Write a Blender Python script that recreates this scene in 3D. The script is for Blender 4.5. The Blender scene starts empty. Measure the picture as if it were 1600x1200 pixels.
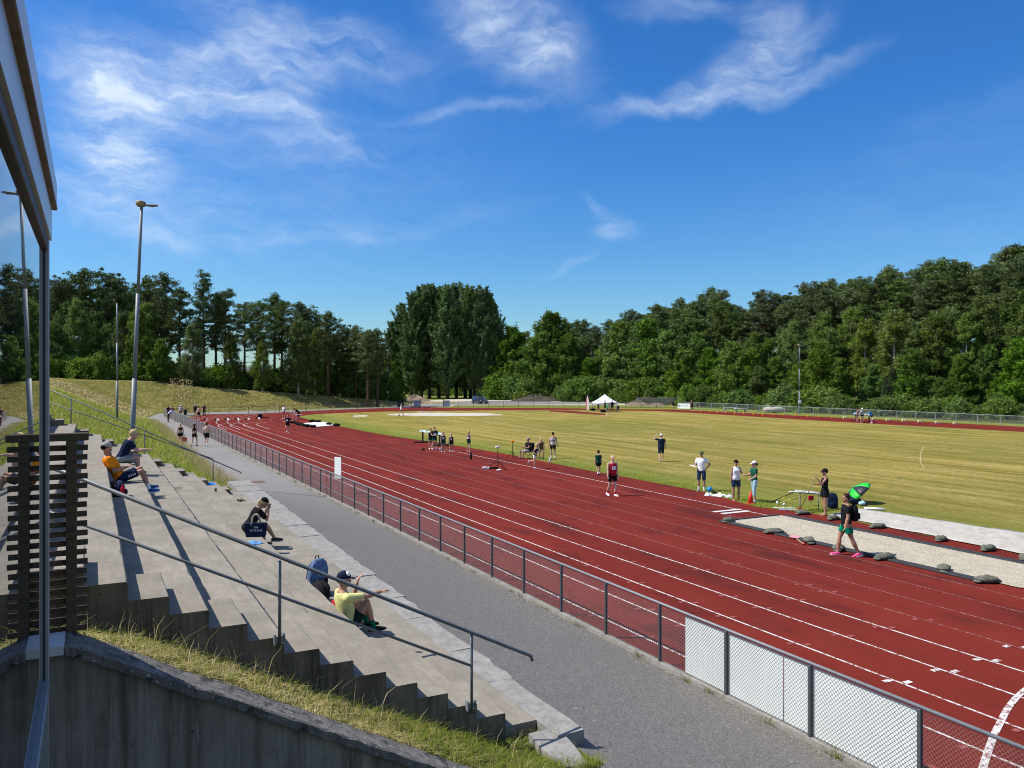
import bpy, math, random, colorsys
import numpy as np
from mathutils import Vector, Matrix
from mathutils.geometry import tessellate_polygon
sc = bpy.context.scene
COL = sc.collection
R = random.Random(11)
rng = np.random.default_rng(5)
V = Vector
# ------------------------------------------------------------------ survey
# plan coordinates: Y runs along the home straight, X across it, camera above the origin
F = 1270.0; H = 5.25; HY = 588.0; A = math.atan(658 / F)
FW = (math.sin(A), math.cos(A)); RT = (math.cos(A), -math.sin(A))
def G(px, py, z=0.0):
    d = F * (H - z) / (py - HY); u = (px - 800) / F * d
    return (FW[0]*d + RT[0]*u, FW[1]*d + RT[1]*u)
def DD(px, d):
    u = (px - 800) / F * d
    return (FW[0]*d + RT[0]*u, FW[1]*d + RT[1]*u)
def depth(x, y): return x*FW[0] + y*FW[1]
def atY(px, py, Y):
    u = (px - 800) / F; v = (HY - py) / F
    t = Y / (FW[1] + RT[1]*u)
    return ((FW[0] + RT[0]*u)*t, H + v*t)
# ------------------------------------------------------------------ materials
def nodes(name):
    m = bpy.data.materials.new(name); m.use_nodes = True
    nt = m.node_tree; b = nt.nodes['Principled BSDF']
    return m, nt, b
def N(nt, t, **kw):
    n = nt.nodes.new(t)
    for k, v in kw.items():
        if hasattr(n, k) and k not in n.inputs: setattr(n, k, v)
        else: n.inputs[k].default_value = v
    return n
def L(nt, a, b): nt.links.new(a, b)
def mixc(nt, fac, a, b, blend='MIX'):
    n = nt.nodes.new('ShaderNodeMix'); n.data_type = 'RGBA'; n.blend_type = blend
    for sock, v in ((0, fac), (6, a), (7, b)):
        if isinstance(v, (float, int)): n.inputs[sock].default_value = v
        elif isinstance(v, tuple): n.inputs[sock].default_value = (v + (1,))[:4]
        else: nt.links.new(v, n.inputs[sock])
    return n.outputs[2]
def ramp(nt, src, stops):
    r = nt.nodes.new('ShaderNodeValToRGB'); e = r.color_ramp.elements
    while len(e) < len(stops): e.new(.5)
    for el, (p, c) in zip(e, stops):
        el.position = p; el.color = (c if isinstance(c, tuple) else (c, c, c)) + (1,)
    nt.links.new(src, r.inputs[0]); return r.outputs[0]
def noise(nt, co, scale, detail=4, rough=.55, dist=0.0):
    n = nt.nodes.new('ShaderNodeTexNoise'); n.inputs['Scale'].default_value = scale
    n.inputs['Detail'].default_value = detail; n.inputs['Roughness'].default_value = rough
    n.inputs['Distortion'].default_value = dist
    if co is not None: nt.links.new(co, n.inputs['Vector'])
    return n.outputs[0]
def coords(nt, scale=(1, 1, 1), rot=(0, 0, 0), kind='Object'):
    t = nt.nodes.new('ShaderNodeTexCoord'); m = nt.nodes.new('ShaderNodeMapping')
    m.inputs['Scale'].default_value = scale; m.inputs['Rotation'].default_value = rot
    nt.links.new(t.outputs[kind], m.inputs['Vector']); return m.outputs[0]
def bump(nt, b, h, strength=.3, dist=.02):
    n = nt.nodes.new('ShaderNodeBump'); n.inputs['Strength'].default_value = strength
    n.inputs['Distance'].default_value = dist
    nt.links.new(h, n.inputs['Height']); nt.links.new(n.outputs[0], b.inputs['Normal'])
MC = {}
def M(name, c, rough=.6, var=.18, scale=6.0, metal=0.0, bmp=0.0, bscale=40.0, spec=.4):
    """plain painted / woven / cast material with a little uneven tone"""
    if name in MC: return MC[name]
    m, nt, b = nodes(name); co = coords(nt)
    f = noise(nt, co, scale, 5)
    lo = tuple(x*(1-var) for x in c); hi = tuple(min(1, x*(1+var)) for x in c)
    L(nt, ramp(nt, f, [(.3, lo), (.7, hi)]), b.inputs['Base Color'])
    b.inputs['Roughness'].default_value = rough; b.inputs['Metallic'].default_value = metal
    b.inputs['Specular IOR Level'].default_value = spec
    if bmp: bump(nt, b, noise(nt, co, bscale, 4), bmp, .01)
    MC[name] = m; return m
# ------------------------------------------------------------------ mesh building
class MB:
    def __init__(s): s.v = []; s.f = []; s.m = []; s.mi = 0
    def add(s, vs, fs):
        o = len(s.v); s.v += [tuple(x) for x in vs]
        for f in fs: s.f.append(tuple(i+o for i in f)); s.m.append(s.mi)
        return s
    def box(s, a, b, mat=None):
        x0, y0, z0 = a; x1, y1, z1 = b
        vs = [V((x, y, z)) for z in (z0, z1) for x, y in ((x0, y0), (x1, y0), (x1, y1), (x0, y1))]
        if mat: vs = [mat @ v for v in vs]
        return s.add(vs, [(3,2,1,0), (4,5,6,7), (0,1,5,4), (1,2,6,5), (2,3,7,6), (3,0,4,7)])
    def bbox(s, a, b, r=.01, mat=None):
        """box with chamfered edges"""
        x0, y0, z0 = a; x1, y1, z1 = b
        rings = []
        for z, k in ((z0, r), (z0+r, 0), (z1-r, 0), (z1, r)):
            X0, X1, Y0, Y1 = x0+k, x1-k, y0+k, y1-k; c = r if k == 0 else r*.5
            rings.append([(X0+c, Y0, z), (X1-c, Y0, z), (X1, Y0+c, z), (X1, Y1-c, z), (X1-c, Y1, z), (X0+c, Y1, z), (X0, Y1-c, z), (X0, Y0+c, z)])
        return s.loft([[V(p) if not mat else mat @ V(p) for p in q] for q in rings])
    def loft(s, rings, cap=True, closed=True):
        n = len(rings[0]); vs = [p for r in rings for p in r]; fs = []
        for i in range(len(rings)-1):
            for j in range(n if closed else n-1):
                k = (j+1) % n
                fs.append((i*n+j, i*n+k, (i+1)*n+k, (i+1)*n+j))
        if cap: fs.append(tuple(range(n))[::-1]); fs.append(tuple((len(rings)-1)*n+j for j in range(n)))
        return s.add(vs, fs)
    def tube(s, pts, rad, n=8, cap=True, flat=None):
        pts = [V(p) for p in pts]
        if not hasattr(rad, '__len__'): rad = [rad]*len(pts)
        rings = []; up = V((0, 0, 1))
        for i, p in enumerate(pts):
            t = (pts[min(i+1, len(pts)-1)] - pts[max(i-1, 0)]).normalized()
            if i == 0:
                u = t.cross(up if abs(t.z) < .95 else V((1, 0, 0))).normalized()
            else:
                u = (u - t*u.dot(t)).normalized()
            w = t.cross(u)
            rings.append([p + (u*math.cos(2*math.pi*k/n) + w*math.sin(2*math.pi*k/n))*rad[i] for k in range(n)])
        return s.loft(rings, cap)
    def ball(s, c, r, n=12, m=8, mat=None):
        if not hasattr(r, '__len__'): r = (r, r, r)
        c = V(c); vs = []; fs = []
        for i in range(1, m):
            th = math.pi*i/m
            for k in range(n):
                ph = 2*math.pi*k/n
                o = V((r[0]*math.sin(th)*math.cos(ph), r[1]*math.sin(th)*math.sin(ph), r[2]*math.cos(th)))
                vs.append(c + (mat @ o if mat else o))
        top = len(vs); o = V((0, 0, r[2])); vs.append(c + (mat @ o if mat else o)); vs.append(c - (mat @ o if mat else o))
        for i in range(m-2):
            for k in range(n):
                q = (k+1) % n; fs.append((i*n+k, (i+1)*n+k, (i+1)*n+q, i*n+q))
        for k in range(n):
            q = (k+1) % n; fs.append((top, k, q)); fs.append((top+1, (m-2)*n+q, (m-2)*n+k))
        return s.add(vs, fs)
    def poly(s, pts, z=None):
        P = [V(p) if len(p) == 3 else V((p[0], p[1], z)) for p in pts]
        tri = tessellate_polygon([P]); o = []
        for t in tri:
            a, b, c = (P[i] for i in t)
            o.append(tuple(t) if (b-a).cross(c-a).z > 0 else tuple(t)[::-1])
        return s.add(P, o)
    def slab(s, pts, z0, z1):
        """prism over a plan polygon"""
        P = [(p[0], p[1]) for p in pts]; n = len(P)
        ar = sum(P[i][0]*P[(i+1) % n][1]-P[(i+1) % n][0]*P[i][1] for i in range(n))
        if ar < 0: P = P[::-1]
        s.poly([(x, y, z1) for x, y in P])
        return s.add([(x, y, z) for z in (z0, z1) for x, y in P], [(i, (i+1) % n, (i+1) % n+n, i+n) for i in range(n)])
    def build(s, name, mat, parent=None, smooth=False, loc=None):
        me = bpy.data.meshes.new(name); me.from_pydata([tuple(p) for p in s.v], [], s.f)
        for k in (mat if isinstance(mat, list) else [mat]): me.materials.append(k)
        if any(s.m): me.polygons.foreach_set('material_index', s.m)
        if smooth: me.polygons.foreach_set('use_smooth', [True]*len(s.f))
        me.update()
        return link(name, me, parent, loc)
def link(name, me, parent=None, loc=None):
    o = bpy.data.objects.new(name, me); COL.objects.link(o)
    if parent: o.parent = parent
    if loc: o.location = loc
    return o
def tag(o, label=None, cat=None, group=None, kind=None):
    for k, v in (('label', label), ('category', cat), ('group', group), ('kind', kind)):
        if v: o[k] = v
    return o
def thing(name, label, cat, loc=(0, 0, 0), rz=0.0, group=None):
    o = bpy.data.objects.new(name, None); COL.objects.link(o); o.empty_display_size = .2
    o.location = loc; o.rotation_euler = (0, 0, rz)
    return tag(o, label, cat, group)
def structure(o): o['kind'] = 'structure'; return o
def copytree(o, parent=None):
    c = o.copy(); COL.objects.link(c)
    if parent: c.parent = parent
    for ch in list(o.children): copytree(ch, c)
    return c
def npmesh(name, verts, faces, mat, parent=None, smooth=False):
    """verts (n,3), faces (m,4) or (m,3) arrays"""
    me = bpy.data.meshes.new(name); n, k = faces.shape
    me.vertices.add(len(verts)); me.vertices.foreach_set('co', np.ascontiguousarray(verts, dtype=np.float32).ravel())
    me.loops.add(n*k); me.loops.foreach_set('vertex_index', np.ascontiguousarray(faces, dtype=np.int32).ravel())
    me.polygons.add(n); me.polygons.foreach_set('loop_start', np.arange(0, n*k, k, dtype=np.int32))
    me.materials.append(mat); me.update(calc_edges=True)
    if smooth: me.polygons.foreach_set('use_smooth', [True]*n)
    return link(name, me, parent) if name else me
def lerp(a, b, t): return a + (b-a)*t
def interp(x, xs, ys): return float(np.interp(x, xs, ys))

# ------------------------------------------------------------------ ground materials
def mat_track():
    m, nt, b = nodes('red_rubber'); co = coords(nt)
    fine = noise(nt, co, 55, 2, .8); big = noise(nt, coords(nt, (.33, .07, 1)), 1.0, 4, .6); mid = noise(nt, co, .9, 4)
    c = ramp(nt, big, [(.3, (.125, .017, .012)), (.7, (.185, .024, .015))])
    c = mixc(nt, ramp(nt, noise(nt, coords(nt, (.8, .26, 1)), 1.0, 5, .62), [(.53, 0.0), (.68, .72)]), c, (.05, .014, .012))
    c = mixc(nt, ramp(nt, mid, [(.5, 0.0), (.8, .25)]), c, (.22, .045, .032))
    c = mixc(nt, ramp(nt, fine, [(.35, .22), (.6, 0.0)]), c, (.05, .012, .012))
    L(nt, c, b.inputs['Base Color']); b.inputs['Roughness'].default_value = .88
    b.inputs['Specular IOR Level'].default_value = .06
    bump(nt, b, fine, .35, .006); return m
def mat_asphalt():
    m, nt, b = nodes('asphalt'); co = coords(nt)
    v = nt.nodes.new('ShaderNodeTexVoronoi'); v.inputs['Scale'].default_value = 72; L(nt, co, v.inputs['Vector'])
    fine = noise(nt, co, 30, 3, .8); big = noise(nt, co, .35, 4)
    c = ramp(nt, v.outputs['Color'], [(.15, (.045, .042, .038)), (.55, (.120, .112, .103)), (.9, (.36, .335, .30))])
    c = mixc(nt, .35, c, ramp(nt, fine, [(.3, (.062, .058, .052)), (.7, (.172, .161, .146))]))
    # older, paler surfacing away from the stand
    s = nt.nodes.new('ShaderNodeSeparateXYZ'); L(nt, co, s.inputs[0])
    mr = nt.nodes.new('ShaderNodeMapRange'); mr.inputs[1].default_value = 25; mr.inputs[2].default_value = 45
    L(nt, s.outputs[1], mr.inputs[0])
    c = mixc(nt, mr.outputs[0], c, mixc(nt, .6, c, (.25, .237, .222)))
    c = mixc(nt, ramp(nt, big, [(.4, 0.0), (.7, .3)]), c, (.11, .105, .10))
    L(nt, c, b.inputs['Base Color']); b.inputs['Roughness'].default_value = .9
    bump(nt, b, fine, .5, .006); return m
def mat_concrete(name, base, dirt, dirt_amt, rows=False, vertical=False):
    m, nt, b = nodes(name); co = coords(nt)
    big = noise(nt, co, .9, 9, .72); mid = noise(nt, coords(nt, (11, 2.2, 6)), 1.0, 7, .75); fine = noise(nt, co, 75, 3, .8)
    c = ramp(nt, mid, [(.3, tuple(x*.78 for x in base)), (.7, tuple(x*1.18 for x in base))])
    c = mixc(nt, ramp(nt, big, [(.38, 0.0), (.68, dirt_amt)]), c, dirt)
    if vertical:   # run-off streaks
        st = noise(nt, coords(nt, (7, 7, .35)), 1.0, 5, .65)
        c = mixc(nt, ramp(nt, st, [(.46, 0.0), (.66, .8)]), c, tuple(x*.35 for x in dirt))
        c = mixc(nt, ramp(nt, noise(nt, coords(nt, (11, 11, .9)), 1.0, 4, .7), [(.62, 0.0), (.75, .5)]), c, tuple(min(1, x*1.9) for x in base))
        c = mixc(nt, ramp(nt, noise(nt, co, 16, 2, .5), [(.70, 0.0), (.76, .85)]), c, (.015, .014, .013))
    c = mixc(nt, ramp(nt, fine, [(.36, .55), (.55, 0.0)]), c, tuple(x*.45 for x in base))
    L(nt, c, b.inputs['Base Color']); b.inputs['Roughness'].default_value = .92
    b.inputs['Specular IOR Level'].default_value = .2
    mx = nt.nodes.new('ShaderNodeMath'); mx.operation = 'ADD'; L(nt, mid, mx.inputs[0]); L(nt, fine, mx.inputs[1])
    bump(nt, b, mx.outputs[0], .4, .012); return m
def mat_lichen():
    m, nt, b = nodes('lichened_coping'); co = coords(nt)
    mid = noise(nt, co, 6, 6, .7); sp = noise(nt, co, 34, 3, .6)
    c = ramp(nt, mid, [(.3, (.06, .056, .05)), (.7, (.20, .185, .165))])
    c = mixc(nt, ramp(nt, sp, [(.62, 0.0), (.68, .9)]), c, (.42, .42, .38))
    c = mixc(nt, ramp(nt, noise(nt, co, 9, 4), [(.55, 0.0), (.62, .8)]), c, (.02, .02, .019))
    L(nt, c, b.inputs['Base Color']); b.inputs['Roughness'].default_value = .95
    bump(nt, b, sp, .6, .02); return m
def mat_infield():
    m, nt, b = nodes('infield_turf'); co = coords(nt)
    # faint mowing passes along the straight, dry patches, tufts
    w = nt.nodes.new('ShaderNodeTexNoise'); w.inputs['Scale'].default_value = 1; w.inputs['Detail'].default_value = 3
    L(nt, coords(nt, (1.15, .05, 1)), w.inputs['Vector'])
    stripe = w.outputs[0]; big = noise(nt, coords(nt, (.05, .05, 1)), 1.0, 5, .6)
    streak = noise(nt, coords(nt, (.5, .16, 1), (0, 0, .35)), 1.0, 6, .72)
    tuft = noise(nt, coords(nt, (5, 2.2, 1)), 1.0, 6, .75); fine = noise(nt, co, 22, 3, .8)
    c = ramp(nt, stripe, [(.33, (.172, .148, .028)), (.50, (.305, .238, .057)), (.68, (.425, .322, .10))])
    c = mixc(nt, ramp(nt, big, [(.38, .6), (.62, 0.0)]), c, (.150, .160, .026))
    c = mixc(nt, ramp(nt, streak, [(.50, 0.0), (.66, .6)]), c, (.45, .355, .125))
    sx_ = nt.nodes.new('ShaderNodeSeparateXYZ'); L(nt, co, sx_.inputs[0])
    ed = nt.nodes.new('ShaderNodeMapRange'); ed.inputs[1].default_value = 24.2; ed.inputs[2].default_value = 30; ed.inputs[3].default_value = .75; ed.inputs[4].default_value = 0.0
    L(nt, sx_.outputs[0], ed.inputs[0]); c = mixc(nt, ed.outputs[0], c, (.15, .20, .028))
    c = mixc(nt, ramp(nt, tuft, [(.36, .55), (.52, 0.0)]), c, (.095, .095, .018))
    c = mixc(nt, ramp(nt, fine, [(.34, .4), (.52, 0.0)]), c, (.075, .072, .015))
    L(nt, c, b.inputs['Base Color']); b.inputs['Roughness'].default_value = 1.0
    b.inputs['Specular IOR Level'].default_value = .1
    mx = nt.nodes.new('ShaderNodeMath'); mx.operation = 'ADD'; L(nt, tuft, mx.inputs[0]); L(nt, fine, mx.inputs[1])
    bump(nt, b, mx.outputs[0], .8, .06); return m
def mat_bank():
    m, nt, b = nodes('rough_bank_grass'); co = coords(nt)
    a = noise(nt, coords(nt, (.5, .5, .8), (0, 0, .5)), 1.0, 6, .7); d = noise(nt, co, 1.6, 6, .75, 1.2); fine = noise(nt, co, 9, 4, .8)
    s = nt.nodes.new('ShaderNodeSeparateXYZ'); L(nt, co, s.inputs[0])
    far = nt.nodes.new('ShaderNodeMapRange'); far.inputs[1].default_value = 70; far.inputs[2].default_value = 108
    L(nt, s.outputs[1], far.inputs[0])
    c = ramp(nt, a, [(.35, (.125, .19, .018)), (.65, (.21, .255, .030))])
    c2 = ramp(nt, a, [(.35, (.15, .155, .022)), (.65, (.30, .26, .06))])
    c = mixc(nt, far.outputs[0], c, c2)
    c = mixc(nt, ramp(nt, d, [(.50, 0.0), (.62, .85)]), c, (.50, .41, .18))
    c = mixc(nt, ramp(nt, fine, [(.36, .5), (.52, 0.0)]), c, (.06, .072, .012))
    L(nt, c, b.inputs['Base Color']); b.inputs['Roughness'].default_value = 1.0
    b.inputs['Specular IOR Level'].default_value = .1
    mx = nt.nodes.new('ShaderNodeMath'); mx.operation = 'ADD'; L(nt, d, mx.inputs[0]); L(nt, fine, mx.inputs[1])
    bump(nt, b, mx.outputs[0], 1.0, .25); return m
def mat_patchy(name, c0, c1, c2, scale, bs=.5, bd=.03):
    m, nt, b = nodes(name); co = coords(nt)
    a = noise(nt, co, scale, 6, .7); d = noise(nt, co, scale*5, 4, .7)
    c = ramp(nt, a, [(.32, c0), (.68, c1)]); c = mixc(nt, ramp(nt, d, [(.5, 0.0), (.7, .7)]), c, c2)
    L(nt, c, b.inputs['Base Color']); b.inputs['Roughness'].default_value = .95
    b.inputs['Specular IOR Level'].default_value = .15
    bump(nt, b, d, bs, bd); return m
def mat_leaf(name, cols, trans=.3):
    m, nt, b = nodes(name)
    g = nt.nodes.new('ShaderNodeNewGeometry'); oi = nt.nodes.new('ShaderNodeObjectInfo')
    c = ramp(nt, g.outputs['Random Per Island'], [(i/(len(cols)-1), x) for i, x in enumerate(cols)])
    hs = nt.nodes.new('ShaderNodeHueSaturation')
    for inp, lo, hi in (('Value', .72, 1.3), ('Hue', .485, .512), ('Saturation', .85, 1.1)):
        mr = nt.nodes.new('ShaderNodeMapRange'); mr.inputs[3].default_value = lo; mr.inputs[4].default_value = hi
        if inp == 'Value': L(nt, oi.outputs['Random'], mr.inputs[0])
        else:
            w = nt.nodes.new('ShaderNodeMath'); w.operation = 'FRACT'
            k = nt.nodes.new('ShaderNodeMath'); k.operation = 'MULTIPLY'; k.inputs[1].default_value = 7.3 if inp == 'Hue' else 13.7
            L(nt, oi.outputs['Random'], k.inputs[0]); L(nt, k.outputs[0], w.inputs[0]); L(nt, w.outputs[0], mr.inputs[0])
        L(nt, mr.outputs[0], hs.inputs[inp])
    L(nt, c, hs.inputs['Color']); L(nt, hs.outputs[0], b.inputs['Base Color'])
    b.inputs['Roughness'].default_value = .75; b.inputs['Specular IOR Level'].default_value = .18
    t = nt.nodes.new('ShaderNodeBsdfTranslucent'); L(nt, hs.outputs[0], t.inputs['Color'])
    mx = nt.nodes.new('ShaderNodeMixShader'); mx.inputs[0].default_value = trans
    L(nt, b.outputs[0], mx.inputs[1]); L(nt, t.outputs[0], mx.inputs[2])
    L(nt, mx.outputs[0], nt.nodes['Material Output'].inputs[0]); return m
def mat_wood():
    m, nt, b = nodes('weathered_dark_wood'); co = coords(nt, (2, 14, 40))
    g = noise(nt, co, 1.0, 6, .65, .6); mo = noise(nt, coords(nt), 5, 4)
    c = ramp(nt, g, [(.3, (.045, .030, .019)), (.7, (.130, .088, .055))])
    c = mixc(nt, ramp(nt, mo, [(.5, 0.0), (.7, .6)]), c, (.075, .085, .022))
    L(nt, c, b.inputs['Base Color']); b.inputs['Roughness'].default_value = .85; bump(nt, b, g, .4, .004); return m
def mat_stripes(name, c0, c1, period, axis=2):
    m, nt, b = nodes(name); t = nt.nodes.new('ShaderNodeTexCoord'); s = nt.nodes.new('ShaderNodeSeparateXYZ')
    L(nt, t.outputs['Object'], s.inputs[0]); k = nt.nodes.new('ShaderNodeMath'); k.operation = 'MULTIPLY'; k.inputs[1].default_value = 1/period
    f = nt.nodes.new('ShaderNodeMath'); f.operation = 'FRACT'; L(nt, s.outputs[axis], k.inputs[0]); L(nt, k.outputs[0], f.inputs[0])
    r = ramp(nt, f.outputs[0], [(.0, c0), (.5, c1)]); nt.nodes[-1].color_ramp.interpolation = 'CONSTANT'
    L(nt, r, b.inputs['Base Color']); b.inputs['Roughness'].default_value = .8; return m

TRACK = mat_track(); ASPH = mat_asphalt(); INF = mat_infield(); BANK = mat_bank()
CONC = mat_concrete('stand_concrete', (.30, .27, .222), (.155, .14, .112), .75)
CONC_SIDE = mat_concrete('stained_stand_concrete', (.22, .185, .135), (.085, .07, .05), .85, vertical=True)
CONC_WALL = mat_concrete('streaked_wall_concrete', (.36, .325, .275), (.17, .145, .115), .8, vertical=True)
GRANITE = mat_patchy('granite_slab', (.20, .193, .18), (.31, .30, .28), (.14, .13, .115), 3.5, .5, .02)
LICHEN = mat_lichen(); WOOD = mat_wood()
SAND = mat_patchy('pit_sand', (.37, .33, .245), (.49, .435, .335), (.25, .22, .165), 2.2, .8, .06)
GRAVEL = mat_patchy('pale_gravel', (.42, .385, .33), (.55, .50, .43), (.30, .275, .24), .8, .6, .05)
DIRT = mat_patchy('brown_dirt', (.16, .12, .085), (.27, .21, .15), (.09, .07, .05), 1.2, .8, .1)
SOIL = mat_patchy('forest_floor', (.035, .042, .012), (.075, .085, .022), (.10, .085, .03), .5, .8, .2)
MEADOW = mat_patchy('meadow_grass', (.12, .15, .022), (.20, .21, .035), (.24, .20, .06), .12, .8, .1)
def mat_paint(name, c, wear):
    m, nt, b = nodes(name); co = coords(nt)
    c2 = mixc(nt, ramp(nt, noise(nt, co, 9, 5, .75), [(wear, 1.0), (wear+.12, 0.0)]), c, (.17, .035, .028))
    L(nt, c2, b.inputs['Base Color']); b.inputs['Roughness'].default_value = .8; return m
LINE = mat_paint('white_line_paint', (.62, .58, .55), .40)
LINE2 = mat_paint('worn_line_paint', (.36, .17, .15), .48)
TAN = mat_paint('tan_mark_paint', (.30, .065, .05), .42)
STEEL = M('galvanised_steel', (.19, .205, .22), .55, .12, 12, .15)
RAILM = M('handrail_steel', (.13, .15, .165), .45, .15, 10, .2)
POSTM = M('grey_post_paint', (.065, .07, .078), .45, .12, 8)
WIRE = M('chain_link_wire', (.20, .205, .21), .5, .1, 8, .3)
WHITE = M('white_board', (.72, .76, .76), .5, .05, 2)
BLACK = M('black_plastic', (.012, .012, .013), .5, .25, 8)
# colour of the people's things
CLOTHC = dict(black=(.012, .012, .014), navy=(.012, .020, .05), orange=(.85, .24, .012), yellow=(.60, .58, .24), dgreen=(.008, .03, .022),
    green=(.005, .14, .075), bottle=(.01, .085, .055), white=(.80, .80, .80), grey=(.32, .33, .33), denim=(.028, .055, .115), jade=(.0, .19, .105),
    lblue=(.34, .50, .58), red=(.42, .015, .03), maroon=(.09, .018, .022), stone=(.23, .27, .26), hair_dark=(.014, .010, .008), hair_brown=(.045, .026, .015),
    blond=(.55, .42, .22), greycap=(.32, .31, .28), beige=(.52, .46, .34), pink=(1.0, .10, .28), blue=(.02, .22, .62), shoeblue=(.03, .08, .22), brown=(.06, .035, .022),
    khaki=(.10, .12, .05), lav=(.45, .46, .62), brightgreen=(.03, .27, .10), tan=(.35, .22, .15), dshort=(.014, .028, .02))
def C(k): return M(k + '_cloth', CLOTHC[k], .9, .2, 14, bmp=.25, bscale=60, spec=.08)
def mat_skin(name, c):
    m, nt, b = nodes(name); f = noise(nt, coords(nt), 9, 4)
    L(nt, ramp(nt, f, [(.3, tuple(x*.85 for x in c)), (.7, tuple(x*1.1 for x in c))]), b.inputs['Base Color'])
    b.inputs['Roughness'].default_value = .55; b.inputs['Subsurface Weight'].default_value = .08
    b.inputs['Subsurface Radius'].default_value = (.02, .008, .004); return m
SKIN = [mat_skin('fair_skin', (.52, .30, .21)), mat_skin('tanned_skin', (.40, .205, .13)), mat_skin('pale_skin', (.62, .40, .30))]
# ------------------------------------------------------------------ ground
def sheet(name, pts, z, mat, px=True, kind='structure'):
    P = [G(*p) if px else p for p in pts]
    o = MB().poly([(x, y, z) for x, y in P]).build(name, mat); o['kind'] = kind; return o
structure(MB().poly([(-1500, -1500, -.06), (1500, -1500, -.06), (1500, 1500, -.06), (-1500, 1500, -.06)]).build('ground', MEADOW))
def fx(y): return interp(y, [0, 25, 50, 80, 108, 114], [9.18, 9.18, 9.05, 8.83, 8.6, 8.4])
bend = [(8.4, 114)] + [G(*p) for p in ((324, 647.5), (396, 646.5), (440, 644.5), (500, 641.5), (560, 639), (610, 637.3), (656, 636.3))]
eastf = [G(*p) for p in ((692, 636), (760, 635.7), (820, 635.7), (880, 636), (930, 636.3), (975, 636.6), (1040, 637))]
backf = [G(*p) for p in ((1060, 638), (1100, 640), (1150, 642.3), (1200, 645.2), (1243, 647.6), (1320, 651.5), (1400, 655.7), (1500, 661), (1600, 666.3), (1700, 671.8))]
far_path = [(5.9, 39.9), (6.3, 60), (6.9, 92), (7.2, 106), (6.2, 112), (5.0, 130)] + \
       [(x-3, y+8) for x, y in bend[2:4]] + [(x-1, y+3.2) for x, y in bend[4:]] + [(x, y+.2) for x, y in bend[::-1]] + [(8.6, 108), (8.83, 80), (9.05, 50), (9.1, 39.9)]
sheet('path', far_path, 0.0, ASPH, False)
def near_path():
    ys = [-20, -5, 5, 10, 15, 20, 25, 30, 32, 34, 36, 38, 40]; n = 14; vs = []; fs = []
    for y in ys:
        x0 = interp(y, [-20, 31, 40], [4.6, 4.9, 5.9]); x1 = interp(y, [-20, 25, 40], [9.14, 9.14, 9.1]); z0 = interp(y, [31, 40], [1.03, 0]) if y > 31 else 1.03
        for k in range(n+1):
            t = k/n; e = (1-t)**1.25; vs.append((lerp(x0, x1, t), y, z0*e))
    for i in range(len(ys)-1):
        for k in range(n): q = i*(n+1)+k; fs.append((q, q+1, q+n+2, q+n+1))
    structure(MB().add(vs, fs).build('near_path', ASPH, smooth=True))
near_path()
def zpath(x, y):
    x0 = interp(y, [-20, 31, 40], [4.6, 4.9, 5.9]); z0 = interp(y, [31, 40], [1.03, 0]); t = max(0, min(1, (x-x0)/(9.12-x0))); return z0*(1-t)**1.25 if y < 40 else 0
outer = [(9.2, -25), (9.2, 25), (9.07, 50), (8.85, 80), (8.62, 108)] + [(x+.1, y-.5) for x, y in bend[1:]] + [G(700, 637), G(800, 637.2), G(860, 637.4), G(930, 638.6), G(990, 639.6), G(1047, 639.6), G(1100, 642.2), G(1160, 645), G(1200, 647.2), G(1400, 656.8), G(1600, 667), G(1700, 672.5), (110, -25)]
sheet('running_track', outer, .004, TRACK, False)
infield = [(24.5, -20), (24.5, 22.4), G(1180, 792), G(1100, 769), G(1000, 750), G(900, 731.5), G(800, 711), G(750, 702.5), G(700, 694), G(625, 683.5), G(575, 675), G(525, 665), G(480, 655), G(466, 650.8), G(490, 647.6), G(540, 645), G(600, 643.2), G(700, 642), G(800, 641), G(880, 640.6), G(950, 641.2), G(1029, 642.4), G(1076, 645), G(1160, 650), G(1300, 658.7), G(1400, 664.3), G(1500, 669.4), G(1600, 675), (72, -20)]
sheet('infield_grass', infield, .008, INF, False)
sheet('javelin_runway', [(858, 641.2), (884, 641.4), (946, 646.6), (946, 649), (860, 643.2)], .012, TRACK)
gp = []
for i in range(40):
    a = 2*math.pi*i/40; gp.append((695 + 90*math.cos(a)*(1+.06*math.sin(5*a)), 648 + (2.9 if math.sin(a) < 0 else 2.2)*math.sin(a)*(1+.1*math.cos(7*a))))
sheet('gravel_patch', gp, .012, GRAVEL)
sheet('concrete_circle', [(551, 649.5), (575, 648.8), (571, 651), (552, 651.2)], .013, GRAVEL)
sheet('parking_lot', [(610, 634.8), (626, 628), (700, 624), (800, 621.5), (930, 620.5), (1070, 623), (1068, 631.5), (960, 632.6), (820, 632.6), (712, 633), (700, 635.4), (650, 635.8)], -.03, GRAVEL)
sheet('access_road', [(640, 635.6), (660, 629), (760, 626.3), (960, 628.5), (965, 631), (800, 632.2), (706, 632.6), (700, 635.3)], -.02, ASPH)
sheet('grass_verge', [(706, 635.4), (722, 633), (960, 632.8), (1050, 632), (1056, 636.8), (930, 636), (820, 635.3)], -.015, MEADOW)
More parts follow.
